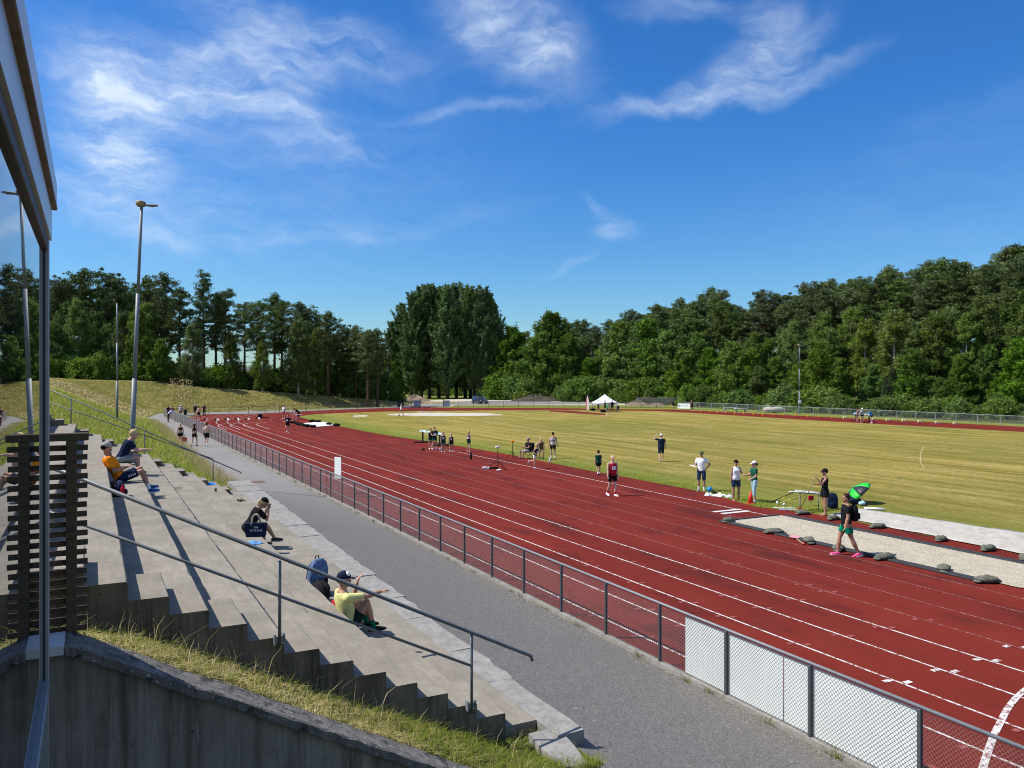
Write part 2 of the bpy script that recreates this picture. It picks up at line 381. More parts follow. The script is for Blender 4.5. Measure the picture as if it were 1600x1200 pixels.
# sand pit with its black borders
PIT = [(20.35, 12.75), (20.35, 22.55), (23.05, 22.3), (23.05, 11.2)]
def sandpit():
    n, mm = 40, 14; vs = []; fs = []
    for i in range(n+1):
        for j in range(mm+1):
            y = lerp(22.45, 12.1 - .9*math.sin(j/mm*3), i/n); x = lerp(20.38, 23.02, j/mm)
            z = .03 + (R.random()-.5)*.05 if 0 < j < mm and 0 < i < n else .03
            vs.append((x, y, z))
    for i in range(n):
        for j in range(mm):
            a = i*(mm+1)+j; fs.append((a, a+mm+1, a+mm+2, a+1))
    structure(MB().add(vs, fs).build('sand_pit', SAND, smooth=True))
    k = MB(); k.bbox((20.08, 12.7, .0), (20.36, 22.6, .06), .015); k.bbox((23.04, 11.0, .0), (23.32, 22.35, .06), .015)
    k.bbox((20.4, 22.48, .0), (23.0, 22.6, .06), .012)
    structure(k.build('pit_border', M('black_rubber', (.028, .03, .032), .8, .3, 5)))
sandpit()
# painted lines
def strip(mb, pts, w, z):
    P = [V((p[0], p[1], 0)) for p in pts]; Lp = []; Rp = []
    for i, p in enumerate(P):
        t = (P[min(i+1, len(P)-1)] - P[max(i-1, 0)]).normalized(); n = V((-t.y, t.x, 0))*w/2
        Lp.append((p.x+n.x, p.y+n.y, z)); Rp.append((p.x-n.x, p.y-n.y, z))
    n = len(P); mb.add(Lp+Rp, [(i+n, i+n+1, i+1, i) for i in range(n-1)])
lanes = [9.86, 11.08, 12.30, 13.50, 14.70, 15.92, 17.14, 18.38, 19.52]
def arcpts(x0):
    pts = [(x0, -15), (x0, 60), (x0, 90)]; r = 52 - (x0 - 9.2); cx, cy = 9.2+52, 92
    for i in range(1, 22):
        a = math.pi - i*.065; pts.append((cx + r*math.cos(a), cy + r*math.sin(a)*.98))
    return pts
lm = MB(); lw = MB()
for i, x in enumerate(lanes):
    strip(lm if i in (0, 1, 2, 3, 4) else lw, arcpts(x), .052 if i < 5 else .045, .0085)
for x, y0 in ((22.02, 60), (21.2, 26), ): pass
strip(lm, [G(1207, 807, 0), (22.62, 27), (22.60, 45), (22.55, 57)], .06, .0085)
strip(lw, [(21.35, 22.7), (21.32, 45), (21.25, 66)], .055, .0085)
# staggered start arcs at the far end
for x0, x1 in ((11.7, 12.5), (12.95, 13.8), (14.3, 15.1), (15.7, 16.5)):
    y = 92.2; strip(lm, [(x0+.05, y-9), (x0+.1, y-3), (x0+.45, y), (x0+1.3, y+2.1), (x0+2.6, y+3.4)], .07, .0095)
strip(lw, [G(400, 687.8), G(470, 689), G(520, 694)], .07, .0095); strip(lw, [G(505, 696), G(560, 694.5), G(585, 693)], .07, .0095)
# big arc at bottom right
ap = [G(1300+x/3.75, 880+y/3.75) for x, y in ((1260, 660), (1125, 750), (1040, 840), (985, 940), (950, 1010), (910, 1120), (885, 1200), (860, 1330))]
sm = []
for i in range(len(ap)-1):
    for k in range(4):
        t = k/4; p0 = ap[max(i-1, 0)]; p1 = ap[i]; p2 = ap[i+1]; p3 = ap[min(i+2, len(ap)-1)]
        sm.append(tuple(.5*((2*p1[c]) + (-p0[c]+p2[c])*t + (2*p0[c]-5*p1[c]+4*p2[c]-p3[c])*t*t + (-p0[c]+3*p1[c]-3*p2[c]+p3[c])*t**3) for c in (0, 1)))
strip(lm, sm, .10, .0125)
# exchange-zone ticks
tick = MB(); pink = MB()
def tickpair(mb, x, y, s=.085):
    for dx, dy in ((-.13, .10), (.13, -.10)):
        mb.poly([(x+dx-s, y+dy-.05, .0115), (x+dx+s, y+dy-.05, .0115), (x+dx+s, y+dy+.05, .0115), (x+dx-s, y+dy+.05, .0115)])
for i, (x, y) in enumerate(zip(lanes[1:6], (9.35, 9.35, 9.3, 9.3, 9.5))): tickpair(tick, x, y)
for y0, k in ((11.6, 1), (13.3, 2), (14.9, 1), (16.6, 2), (19.0, 1), (24.4, 3), (33.0, 3), (7.2, 1), (41.5, 2)):
    for x in lanes[:6]:
        tickpair(pink, x, y0 + (x-9.8)*(.12 if k == 2 else -.02), .07)
structure(lm.build('lane_lines', LINE)); structure(lw.build('worn_lane_lines', LINE2)); structure(tick.build('exchange_marks', LINE)); structure(pink.build('faded_marks', TAN))
bd = MB()
for y0, y1 in ((24.22, 24.42), (23.75, 23.97)): bd.box((21.4, y0, .0), (22.75, y1, .014))
structure(bd.build('takeoff_boards', M('white_board_paint', (.62, .60, .56), .6, .25, 20)))
strip2 = MB(); strip(strip2, [G(1443, 698), G(1438, 710), G(1438, 722), G(1444, 732)], .055, .0125)
structure(strip2.build('throwing_arc', M('faint_grass_paint', (.38, .33, .15), .9, .3, 6)))

# ------------------------------------------------------------------ bank on the left, hill on the right
FOOT = [(5.6, 31.2), (6.2, 38.3), (6.1, 45), (6.3, 60), (6.6, 78), (6.9, 92), (6.6, 104), (6.4, 112)] + [G(*p) for p in ((250, 646), (290, 645.5), (330, 644), (380, 642), (420, 640.5), (470, 638.8), (520, 637), (570, 635), (610, 633.6), (645, 632.5))]
CREST = [5.3, 5.3, 5.3, 5.4, 5.4, 5.3, 5.2, 5.1, 5.0, 4.5, 3.95, 3.4, 3.0, 2.5, 2.0, 1.4, .8, .2]
def prof(t, c):
    u = max(0, min(1, t/(c/.36))); return c*(.6*u + .4*u*u*(3-2*u)) - .03
def hleft(x, y):
    best = 1e9; bz = 0
    for i in range(len(FOOT)-1):
        a, b = FOOT[i], FOOT[i+1]; dx, dy = b[0]-a[0], b[1]-a[1]; l2 = dx*dx+dy*dy
        s = max(0, min(1, ((x-a[0])*dx+(y-a[1])*dy)/l2)); ex, ey = x-a[0]-s*dx, y-a[1]-s*dy
        d = math.hypot(ex, ey); side = (dx*(y-a[1]) - dy*(x-a[0]))
        if d < best: best = d; bz = prof(d, lerp(CREST[i], CREST[i+1], s)) if side > 0 else 0
    return bz
def hright(x, y):
    t = max(0, x-95.0 - max(0, (60-y)*.05)); t = min(t, 62)
    return .2*t*t/(t+6) if t > 0 else 0
def hgt(x, y):
    if x > 70: return hright(x, y)
    return hleft(x, y)
def bank():
    fine = []; cr = []
    for i in range(len(FOOT)-1):
        for k in range(6):
            fine.append((lerp(FOOT[i][0], FOOT[i+1][0], k/6), lerp(FOOT[i][1], FOOT[i+1][1], k/6))); cr.append(lerp(CREST[i], CREST[i+1], k/6))
    fine.append(FOOT[-1]); cr.append(CREST[-1])
    nr = []
    for i in range(len(fine)):
        a = fine[max(0, i-6)]; b = fine[min(len(fine)-1, i+6)]; t = V((b[0]-a[0], b[1]-a[1])).normalized(); nr.append((-t.y, t.x))
    ts = [0] + [.7*k for k in range(1, 24)] + [18, 21, 26, 34, 50, 90, 160]
    vs = []; fs = []; m = len(ts)
    for (x, y), c, (nx, ny) in zip(fine, cr, nr):
        for t in ts:
            j = .12 if 0 < t < 20 else 0
            vs.append((x+nx*t, y+ny*t, prof(t, c) + (R.random()-.5)*j + (.10*math.sin(x*.9+y*.7+t) if j else 0)))
    for i in range(len(fine)-1):
        for k in range(m-1): a = i*m+k; fs.append((a, a+m, a+m+1, a+1))
    structure(MB().add(vs, fs).build('grass_bank', BANK, smooth=True))
bank()
def hill():
    xs = np.linspace(92, 420, 60); ys = np.linspace(-60, 420, 70); vs = []; fs = []
    for y in ys:
        for x in xs: vs.append((x, y, hright(x, y) - .05 + (R.random()-.5)*.2*(x > 100)))
    n = len(xs)
    for i in range(len(ys)-1):
        for j in range(n-1): a = i*n+j; fs.append((a, a+1, a+n+1, a+n))
    structure(MB().add(vs, fs).build('wooded_hill', SOIL, smooth=True))
hill()

# ------------------------------------------------------------------ stand
_stand0 = len(COL.objects)
TX = lambda j: .38 + .90*j
TZ = lambda j: 2.85 - .45*j
Y0, Y1 = 10.5, 38.0
gs = thing('grandstand', 'grey concrete open-air stand of long stepped seating rows with stair blocks at both ends', 'grandstand', (0, 0, 0))
def tread(j):
    mb = MB(); x0, x1, z = TX(j-1), TX(j), TZ(j); c = .012
    ring = lambda y: [V((x0, y, -.1)), V((x1, y, -.1)), V((x1, y, z-c)), V((x1-c, y, z)), V((x0, y, z))]
    mb.mi = 0
    ys = list(np.linspace(Y0, Y1, 90)); rr = []
    for y in ys:
        q = ring(y); e = abs(R.gauss(0, .004)) + (.02 if R.random() < .04 else 0)
        q[2].z -= e*.8; q[3].x -= e; q[1].x += 0; rr.append(q)
    mb.loft(rr)
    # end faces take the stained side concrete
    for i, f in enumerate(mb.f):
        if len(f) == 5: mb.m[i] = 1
    return mb
for j in range(-4, 7):
    mb = tread(j)
    if j == 6:
        mb = MB().box((TX(5), Y0+.05, -.1), (5.87, Y1, .15))
    mb.build('seating_row', [CONC, CONC_SIDE], gs)
for j in range(-3, 7):
    for y0, y1 in ((Y0, 11.85), (36.75, Y1)):
        x0 = TX(j-1); z = TZ(j) + .225; mb = MB()
        ya, yb = (y0 - .004, y1) if y0 == Y0 else (y0, y1+.004)
        ring = lambda y: [V((x0, y, -.1)), V((x0+.45, y, -.1)), V((x0+.45, y, z-.012)), V((x0+.438, y, z)), V((x0, y, z))]
        mb.loft([ring(ya), ring(yb)])
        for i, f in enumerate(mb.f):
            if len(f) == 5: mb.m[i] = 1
        mb.build('stair_block', [CONC, CONC_SIDE], gs)
# granite kerb slabs along the foot of the stand
kb = MB(); y = 9.9; i = 0
while y < 39.5:
    l = R.choice([1.7, 2.0, 2.3, 1.9]); x1 = lerp(6.32, 6.9, (y-10)/29)
    pr = [(5.875+.004*R.random(), y+.012), (x1+R.uniform(-.03, .03), y+.012+R.uniform(-.02, .05))]
    for k in range(1, 5): pr.append((x1+R.uniform(-.05, .04), y+l*k/5))
    pr += [(x1+R.uniform(-.03, .03), y+l-.012), (5.875, y+l-.012)]
    kb.slab(pr, -.05, .14 + R.uniform(-.012, .012)); y += l; i += 1
structure(kb.build('kerb', GRANITE))
def loose(name, pts, z0, z1, mat, label):
    o = MB().slab([G(*p, z1) for p in pts], z0, z1).build(name, mat); return tag(o, label, 'stone')
loose('stone_slab', [(795, 1093), (806, 1086), (876, 1130), (868, 1144)], -.02, .12, M('pink_granite', (.36, .29, .23), .85, .2, 9, bmp=.3), 'narrow pinkish granite kerbstone lying at the near end of the kerb')
loose('stone_slab', [(826, 1146), (868, 1136), (890, 1156), (922, 1196), (884, 1199), (846, 1170)], -.02, .13, GRANITE, 'broad cracked grey granite slab past the end of the kerb beside the asphalt')
# handrails
def rail(label, top, mid, posts, Y, foot):
    t = thing('handrail', label, 'handrail', (0, 0, 0))
    P = [atY(x, y, Y) for x, y in top]; mb = MB(); pts = [(p[0], Y, p[1]) for p in P]
    e = pts[-1]; pts += [(e[0]+.05, Y, e[2]-.03), (e[0]+.075, Y, e[2]-.10)]
    mb.tube(pts, .025, 10).build('top_rail', RAILM, t, True)
    P = [atY(x, y, Y) for x, y in mid]
    MB().tube([(p[0], Y, p[1]) for p in P], .019, 8).build('middle_rail', RAILM, t, True)
    for (px, pt, pb) in posts:
        a = atY(px, pt, Y); b = atY(px, pb, Y)
        MB().tube([(a[0], Y, a[1]), (a[0], Y, b[1])], .021, 8).build('post', RAILM, t, True)
        if foot:
            k = MB(); 
            for s in (-.055, .055): k.bbox((a[0]+s-.012, Y-.012, b[1]+.03), (a[0]+s+.012, Y+.075, b[1]+.17), .003)
            k.box((a[0]-.045, Y-.004, b[1]+.06), (a[0]+.045, Y+.004, b[1]+.14)); k.build('bracket', STEEL, t)
rail('nearer steel handrail sloping down the near end of the concrete stand', [(60, 722), (825, 1023)], [(60, 794), (738, 1041)], [(437, 876, 1012), (737, 991, 1114), (70, 726, 900)], Y0-.075, True)
rail('farther dark steel handrail sloping down the far end of the concrete stand', [(60, 601), (374, 737)], [(60, 623), (333, 717)], [(111, 623, 664), (226, 672, 720), (333, 718, 756)], Y1+.12, False)

# ------------------------------------------------------------------ retaining wall and its grass strip
capf = [(100, 1009), (122, 1011), (275, 1064), (400, 1104), (540, 1151), (681, 1199), (780, 1233)]
CP = [(-3.2, atY(100, 1009, 8.5)[1])] + [atY(x, y, 8.5) for x, y in capf]
CP.append((CP[-1][0]+.5, CP[-1][1]-.25))
rw = thing('retaining_wall', 'dark streaked concrete retaining wall with a sloping lichened coping below the stand', 'wall', (0, 0, 0))
mb = MB(); n = len(CP)
vs = [(x, y, z) for y in (8.56, 8.92) for x, z in CP] ; vs = [(x, y, z-.10) for x, y, z in vs] + [(x, y, -.2) for y in (8.56, 8.92) for x, z in CP]
fs = []
for i in range(n-1):
    fs += [(2*n+i, 2*n+i+1, i+1, i), (n+i, n+i+1, 3*n+i+1, 3*n+i), (i, i+1, n+i+1, n+i)]
fs.append((n-1, 2*n+n-1, 3*n+n-1, n+n-1))
mb.add(vs, fs).build('wall_face', CONC_WALL, rw)
mb = MB(); rings = []
for i in range(len(CP)-1):
    k = 1 if i == 0 else 8
    for q in range(k):
        t = q/k; x = lerp(CP[i][0], CP[i+1][0], t); z = lerp(CP[i][1], CP[i+1][1], t); j = R.uniform(-.008, .008)
        rings.append([V((x, 8.5+j, z-.095+j)), V((x, 8.505+j*.6, z-.01+j)), V((x, 8.53, z+.004)), V((x, 8.93, z+.012+j)), V((x, 8.96, z-.01)), V((x, 8.96, z-.095))])
mb.loft(rings).build('coping', LICHEN, rw)
def zcap(x): return interp(x, [c[0] for c in CP], [c[1] for c in CP])
def zstrip(x, y):
    zc = zcap(x) - .03; zs = 2.30 - .50*(x - .38) - .02
    zs = min(zs, interp(x, [-3, .38, 1.3, 3, 5, 5.6, 6.4], [2.42, 2.22, 1.80, .92, .10, .06, .0]))
    return max(-.05, lerp(zc, zs, max(0, min(1, (y-8.9)/1.6))))
def strip_ground():
    xs = np.linspace(-3, 6.0, 60); ys = np.linspace(8.9, 10.52, 9); vs = []; fs = []
    for x in xs:
        for y in ys: vs.append((x, y, zstrip(x, y) + (R.random()-.5)*.03))
    for i in range(59):
        for j in range(8): a = i*9+j; fs.append((a, a+9, a+10, a+1))
    structure(MB().add(vs, fs).build('grass_strip_ground', mat_patchy('dry_soil', (.07, .06, .02), (.13, .12, .035), (.05, .045, .02), 6), smooth=True))
    # ground beyond, down to the asphalt
    sheet('verge', [(4.9, 3), (5.75, 3), (6.0, 8), (6.1, 9.9), (5.9, 10.4), (4.0, 10.4), (4.0, 9)], .01, SOIL, False)
strip_ground()
def blades(name, pts, hs, ws, lean, mat, kind='stuff', label=None, cat=None):
    """tapering bent blades: pts (n,3)"""
    n = len(pts); a = rng.uniform(0, 2*np.pi, n); P = np.array(pts); h = hs*rng.uniform(.5, 1.25, n)
    d = np.stack([np.cos(a), np.sin(a), np.zeros(n)], 1); s = np.stack([-np.sin(a), np.cos(a), np.zeros(n)], 1)
    ln = (lean*rng.uniform(.1, 1.3, n)*h)[:, None]; w = (ws*rng.uniform(.6, 1.3, n))[:, None]; up = np.array([0, 0, 1.0])
    hh = h[:, None]
    b0 = P - s*w; b1 = P + s*w; m0 = P + d*ln*.35 + up*hh*.6 - s*w*.8; m1 = P + d*ln*.35 + up*hh*.6 + s*w*.8
    t0 = P + d*ln + up*hh*np.sqrt(np.clip(1-(lean*.5)**2, .3, 1)) - s*w*.15; t1 = t0 + s*w*.3
    v = np.stack([b0, b1, m0, m1, t0, t1], 1).reshape(-1, 3); o = (np.arange(n)*6)[:, None]
    f = np.concatenate([o + np.array([[0, 1, 3, 2]]), o + np.array([[2, 3, 5, 4]])], 0)
    ob = npmesh(name, v, f, mat); tag(ob, label, cat, kind=kind); return ob
GR_DRY = mat_leaf('dry_grass', [(.56, .45, .21), (.44, .35, .14), (.22, .19, .06), (.62, .51, .28), (.16, .17, .035), (.50, .42, .2)], .35)
GR_GREEN = mat_leaf('green_grass', [(.13, .21, .022), (.22, .28, .038), (.31, .31, .07), (.16, .25, .027)], .4)
GR_SEED = mat_leaf('seeding_grass', [(.56, .42, .23), (.48, .37, .17), (.62, .47, .30), (.25, .27, .07)], .35)
pts = []; pg = []
while len(pts) < 19000:
    x = R.uniform(-.7, 6.0); y = R.uniform(8.95, 10.47)
    if x > 5.6 and y > 10.2: continue
    den = .45 + .55*math.sin(x*2.1+y*3)*math.sin(x*.9-y)
    if math.sin(x*7.3+y*5.1)+math.sin(x*3.1-y*9.7) < -1.15: continue
    if R.random() < den+.3: (pts if R.random() < (.85 if x < 3.5 else .5) else pg).append((x, y, zstrip(x, y)-.01))
blades('dry_grass_tufts', pts, .085, .0042, 1.9, GR_DRY); 
ps = []
for _ in range(260):
    x = R.uniform(-.2, 5.9); ps.append((x, R.uniform(9.0, 10.45), 0)); ps[-1] = (ps[-1][0], ps[-1][1], zstrip(*ps[-1][:2]))
blades('tall_grass_stalks', ps, .33, .003, .9, GR_DRY)
while len(pg) < 9000:
    x = R.uniform(3.2, 6.05); y = R.uniform(8.9, 10.5); 
    if R.random() < (x-2.5)/3: pg.append((x, y, zstrip(x, y)-.01))
blades('green_grass_tufts', pg, .16, .0042, 1.3, GR_GREEN)
# ------------------------------------------------------------------ club building beside the camera
cb = thing('club_building', 'glazed end of a club building with pale metal fascia at the left edge', 'building', (0, 0, 0))
GLASS, nt, b = nodes('window_glass'); b.inputs['Base Color'].default_value = (.012, .018, .02, 1); b.inputs['Roughness'].default_value = .0
b.inputs['IOR'].default_value = 1.75
dn = noise(nt, coords(nt, (1, 14, 3)), 1.0, 5, .7); L(nt, ramp(nt, dn, [(.5, .004), (.75, .05)]), b.inputs['Roughness'])
FRM = M('grey_window_frame', (.30, .32, .35), .4, .08, 5, .25)
FASC = M('pale_metal_fascia', (.50, .53, .58), .35, .08, 1.2, .2)
LIP = M('brown_fascia_lip', (.16, .105, .06), .7, .3, 9)
MB().box((-9, -3.2, -.1), (-.40, 8.36, 2.5)).build('base_wall', CONC_WALL, cb)
w = MB().box((-.39, -3.2, 2.58), (-.365, 8.23, 6.36)).build('window', GLASS, cb)
MB().bbox((-.40, 8.23, 2.50), (-.328, 8.36, 6.46), .006).build('frame', FRM, w)
MB().bbox((-.42, -3.2, 6.36), (-.335, 8.23, 6.46), .006).build('frame', M('dark_head_frame', (.06, .05, .045), .6, .3, 6), w)
MB().box((-.366, 8.215, 2.58), (-.355, 8.229, 6.36)).build('gasket', M('dark_gasket', (.03, .035, .045), .6), w)
k = MB(); k.bbox((-.42, -3.2, 2.50), (-.322, 8.23, 2.58), .008); k.build('sill', FRM, w)
MB().bbox((-.42, 8.30, -.1), (-.333, 8.40, 2.495), .005).build('corner_trim', FRM, cb)
MB().box((-9, -3.2, 6.465), (-.31, 8.37, 6.74)).build('fascia', FASC, cb)
k = MB(); k.bbox((-9, -3.2, 6.742), (-.262, 3.6, 6.775), .006); k.bbox((-9, 3.6, 6.742), (-.268, 8.39, 6.772), .006); k.build('fascia_lip', LIP, cb)
MB().box((-9, -3.2, 6.778), (-.272, 8.38, 6.98)).build('upper_fascia', FASC, cb)
MB().box((-8.9, -3.1, 2.5), (-.45, 8.3, 6.46)).build('dark_interior', M('interior', (.02, .02, .022), .9), cb)
# the sill flashing resting on the wall corner
t = MB(); t.bbox((-.42, 8.37, CP[0][1]+.02), (-.215, 8.80, CP[0][1]+.05), .006); t.box((-.42, 8.355, CP[0][1]-.04), (-.218, 8.37, CP[0][1]+.045))
tag(t.build('metal_flashing', FASC), 'small bent pale metal flashing lying on the wall corner by the window post', 'flashing')
sf = thing('slatted_screen', 'dark weathered wooden slatted screen standing on the wall corner', 'fence', (-.03, 8.98, 2.74))
k = MB()
for i in range(20):
    z = .03 + i*.0925; k.bbox((-2.6, 0, z), (R.uniform(-.006, .006), .022, z+.055), .003)
k.build('slats', WOOD, sf)
MB().bbox((-2.62, -.05, 1.885), (.012, .035, 1.96), .005).build('top_rail', WOOD, sf)
for x in (-.185, -1.7): MB().bbox((x, -.055, -.06), (x+.095, -.003, 1.883), .005).build('post', WOOD, sf)

# the stand, its walls and the club building are surveyed on a plane of their own, a metre above the track
KS = .81
def rescale(objs):
    cam0 = V((0, 0, H))
    for o in objs:
        base = V(o.location) + (V(o.parent.location) if o.parent else V()) + (V(o.parent.parent.location) if o.parent and o.parent.parent else V())
        if o.type == 'MESH':
            me = o.data; co = np.empty(len(me.vertices)*3, dtype=np.float32); me.vertices.foreach_get('co', co); co = co.reshape(-1, 3)
            low = co[:, 2] + base.z < -.08
            if base.length > 0: co *= KS
            else: co = (co - np.array([0, 0, H]))*KS + np.array([0, 0, H])
            if base.length == 0: co[low, 2] = -.2
            me.vertices.foreach_set('co', np.ascontiguousarray(co, dtype=np.float32).ravel()); me.update()
    for o in objs:
        if not o.parent and V(o.location).length > 0: o.location = cam0 + (V(o.location) - cam0)*KS
rescale(list(COL.objects)[_stand0:])
_tx, _tz = TX, TZ
TX = lambda j: _tx(j)*KS
TZ = lambda j: H - KS*(H - _tz(j))
ZT = H - KS*(H - .15)
Y1 = Y1*KS
# long grass on the bank beside the stand and along the path edge
def onbank(n, s0, s1, t0, t1, pw=1.0):
    o = []
    fl = [0]
    for i in range(len(FOOT)-1): fl.append(fl[-1] + math.dist(FOOT[i], FOOT[i+1]))
    for _ in range(n):
        s = lerp(s0, s1, R.random()**pw); i = max(k for k in range(len(fl)-1) if fl[k] <= s); u = (s-fl[i])/(fl[i+1]-fl[i])
        a, b = FOOT[i], FOOT[i+1]; tx, ty = b[0]-a[0], b[1]-a[1]; l = math.hypot(tx, ty)
        t = R.uniform(t0, t1); x = lerp(a[0], b[0], u) - ty/l*t; y = lerp(a[1], b[1], u) + tx/l*t
        o.append((x, y, prof(t, lerp(CREST[i], CREST[i+1], u))))
    return o
blades('bank_grass', onbank(30000, 4, 73, .3, 15, 1.4), .34, .012, 1.1, GR_GREEN)
blades('bank_straw', onbank(9000, 6, 77, .3, 15, 1.2), .30, .013, 1.6, GR_DRY)
blades('bank_hay', onbank(15000, 70, 157, .5, 14), .24, .035, 2.4, GR_DRY)
blades('seeding_grass', onbank(3800, 7.6, 67, -.15, 1.2, 1.5), .55, .006, .8, GR_SEED)

# ------------------------------------------------------------------ fences
def wires(name, line, z0, z1, pitch, r, parent, mat):
    """chain link: two families of slanting wires along a plan polyline"""
    seg = [0]
    for i in range(len(line)-1): seg.append(seg[-1] + math.dist(line[i], line[i+1]))
    Lt = seg[-1]; h = z1-z0; n = int(Lt/pitch)
    xs = np.array([p[0] for p in line]); ys = np.array([p[1] for p in line])
    at = lambda s: np.stack([np.interp(s, seg, xs), np.interp(s, seg, ys)], -1)
    s0 = np.arange(n)*pitch; parts = []
    for sg, off in ((1, -r), (-1, r)):
        a = s0 if sg > 0 else s0 + h; bq = a + sg*h
        ok = (a >= 0) & (a <= Lt) & (bq >= 0) & (bq <= Lt); a, bq = a[ok], bq[ok]
        p = at(a); q = at(bq); pa = np.concatenate([p, np.full((len(p), 1), z0)], 1); qa = np.concatenate([q, np.full((len(q), 1), z1)], 1)
        t = qa-pa; t /= np.linalg.norm(t, axis=1)[:, None]; nrm = np.stack([-t[:, 1], t[:, 0], np.zeros(len(t))], 1); nrm /= np.linalg.norm(nrm, axis=1)[:, None]
        w = np.cross(t, nrm); o = nrm*off; vv = []
        for k in range(3):
            an = 2*math.pi*k/3; e = nrm*math.cos(an)*r + w*math.sin(an)*r; vv += [pa+o+e, qa+o+e]
        parts.append(np.stack(vv, 1).reshape(-1, 3))
    v = np.concatenate(parts); m = len(v)//6; o = (np.arange(m)*6)[:, None]
    f = np.concatenate([o+np.array([[0, 1, 3, 2]]), o+np.array([[2, 3, 5, 4]]), o+np.array([[4, 5, 1, 0]])])
    return npmesh(name, v, f, mat, parent)
def fence(label, line, h, spacing, pm, rm, pw, rr, pitch, wr, s_off=0.0, z0=.06, wm=WIRE, kerb=False):
    t = thing('chain_link_fence', label, 'fence', (0, 0, 0))
    seg = [0]
    for i in range(len(line)-1): seg.append(seg[-1] + math.dist(line[i], line[i+1]))
    xs = [p[0] for p in line]; ys = [p[1] for p in line]
    s = s_off; proto = None
    while s <= seg[-1] + .01:
        x, y = interp(s, seg, xs), interp(s, seg, ys)
        if proto is None: proto = MB().bbox((-pw/2, -pw/2, -.05), (pw/2, pw/2, h-rr), .006).build('post', pm, t); o = proto
        else: o = proto.copy(); COL.objects.link(o); o.parent = t
        i = max(k for k in range(len(seg)-1) if seg[k] <= s); o.rotation_euler.z = math.atan2(ys[i+1]-ys[i], xs[i+1]-xs[i])
        o.location = (x, y, 0); s += spacing
    MB().tube([(x, y, h) for x, y in line], rr, 8).build('top_rail', rm, t, True)
    wires('wire_mesh', line, z0, h-.02, pitch, wr, t, wm)
    return t
near = [(fx(y), y) for y in (3.18, 15, 25, 35, 50, 65, 80, 95, 108, 114)]
fence('long grey chain-link fence with dark posts between the asphalt path and the running track', near, 1.13, 1.74, POSTM, STEEL, .055, .026, .062, .0024, s_off=0)
kc = MB(); 
for i in range(len(near)-1):
    (xa, ya), (xb, yb) = near[i], near[i+1]
    kc.add([(xa-.07, ya, -.02), (xb-.07, yb, -.02), (xb-.065, yb, .075), (xa-.065, ya, .075), (xa+.06, ya, .075), (xb+.06, yb, .075), (xa+.065, ya, -.02), (xb+.065, yb, -.02)], [(1, 0, 3, 2), (2, 3, 4, 5), (5, 4, 6, 7)])
structure(kc.build('fence_kerb', mat_patchy('fence_kerb_concrete', (.20, .19, .17), (.33, .31, .28), (.12, .11, .09), 5)))
POSTB = M('black_fence_post', (.025, .028, .03), .5)
fence('low dark chain-link fence round the far bend in front of the grass bank', bend, 1.0, 2.6, POSTB, POSTB, .05, .022, .16, .004)
fence('low dark chain-link fence behind the far bend in front of the road', eastf, 1.0, 2.6, POSTB, POSTB, .05, .022, .16, .004)
SILV = M('silver_fence_steel', (.27, .29, .29), .6, .1, 6, .15)
fence('pale galvanised chain-link fence along the back straight below the forest', backf, 1.05, 2.5, SILV, SILV, .06, .028, .16, .0045, wm=SILV)
for i, (ya, yb) in enumerate(((8.945, 11.2), (6.70, 8.925))):
    o = MB().bbox((9.19+.018, ya, .09), (9.19+.03, yb, 1.07), .002).build('white_board', WHITE)
    tag(o, ('white board tied behind the near fence, the farther of the pair', 'white board tied behind the near fence, the one nearer the camera')[i], 'board')

# dry leaves and grit gathered along the fence kerb and the steps
lp = []
for _ in range(2600):
    y = R.uniform(3, 60); x = fx(y) - .09 - abs(R.gauss(0, .16)); lp.append((x, y, zpath(x, y)+.006))
for _ in range(500):
    y = R.uniform(4, 40); x = R.uniform(5.2, 8.9); lp.append((x, y, zpath(x, y)+.006))
for _ in range(700):
    j = R.randrange(-1, 6); y = R.uniform(Y0*KS, Y1*.98); x = TX(j-1) + .01 + abs(R.gauss(0, .10)); lp.append((x, y, TZ(j)+.006))
n = len(lp); P_ = np.array(lp); an = rng.uniform(0, 6.28, n); sz = rng.uniform(.010, .028, n)
u_ = np.stack([np.cos(an)*sz, np.sin(an)*sz, rng.uniform(0, .006, n)], 1); w_ = np.stack([-np.sin(an)*sz*.6, np.cos(an)*sz*.6, rng.uniform(0, .006, n)], 1)
tag(npmesh('leaf_litter', np.stack([P_-u_, P_+w_, P_+u_, P_-w_], 1).reshape(-1, 3), np.arange(4*n).reshape(-1, 4), mat_leaf('dry_leaf_litter', [(.30, .20, .10), (.42, .34, .20), (.12, .08, .04), (.22, .2, .07)], .1)), kind='stuff')

# clover and tufts along the turf edge, weeds at the foot of the fence
te = []
ib = [(x, y) for x, y in infield[1:13]]; sg = [0]
for i in range(len(ib)-1): sg.append(sg[-1] + math.dist(ib[i], ib[i+1]))
for _ in range(16000):
    s = sg[-1]*R.random()**1.6*.8; x = interp(s, sg, [q[0] for q in ib]); y = interp(s, sg, [q[1] for q in ib])
    if math.sin(s*2.3)+math.sin(s*5.7+1) < -.9: continue
    te.append((x + abs(R.gauss(0, .8)) - .03, y, .006))
blades('turf_edge_tufts', te, .075, .009, 1.2, GR_GREEN)
fw_ = []
for k in range(46):
    y = 5 + k*1.3 + R.uniform(-.6, .6); m_ = R.randrange(4, 26); sp = R.uniform(.03, .12)
    for _ in range(m_): yy = y + R.gauss(0, sp); x = fx(yy) - .09 - abs(R.gauss(0, .03)); fw_.append((x, yy, zpath(x, yy)))
blades('fence_foot_weeds', fw_, .13, .005, 1.3, GR_GREEN)
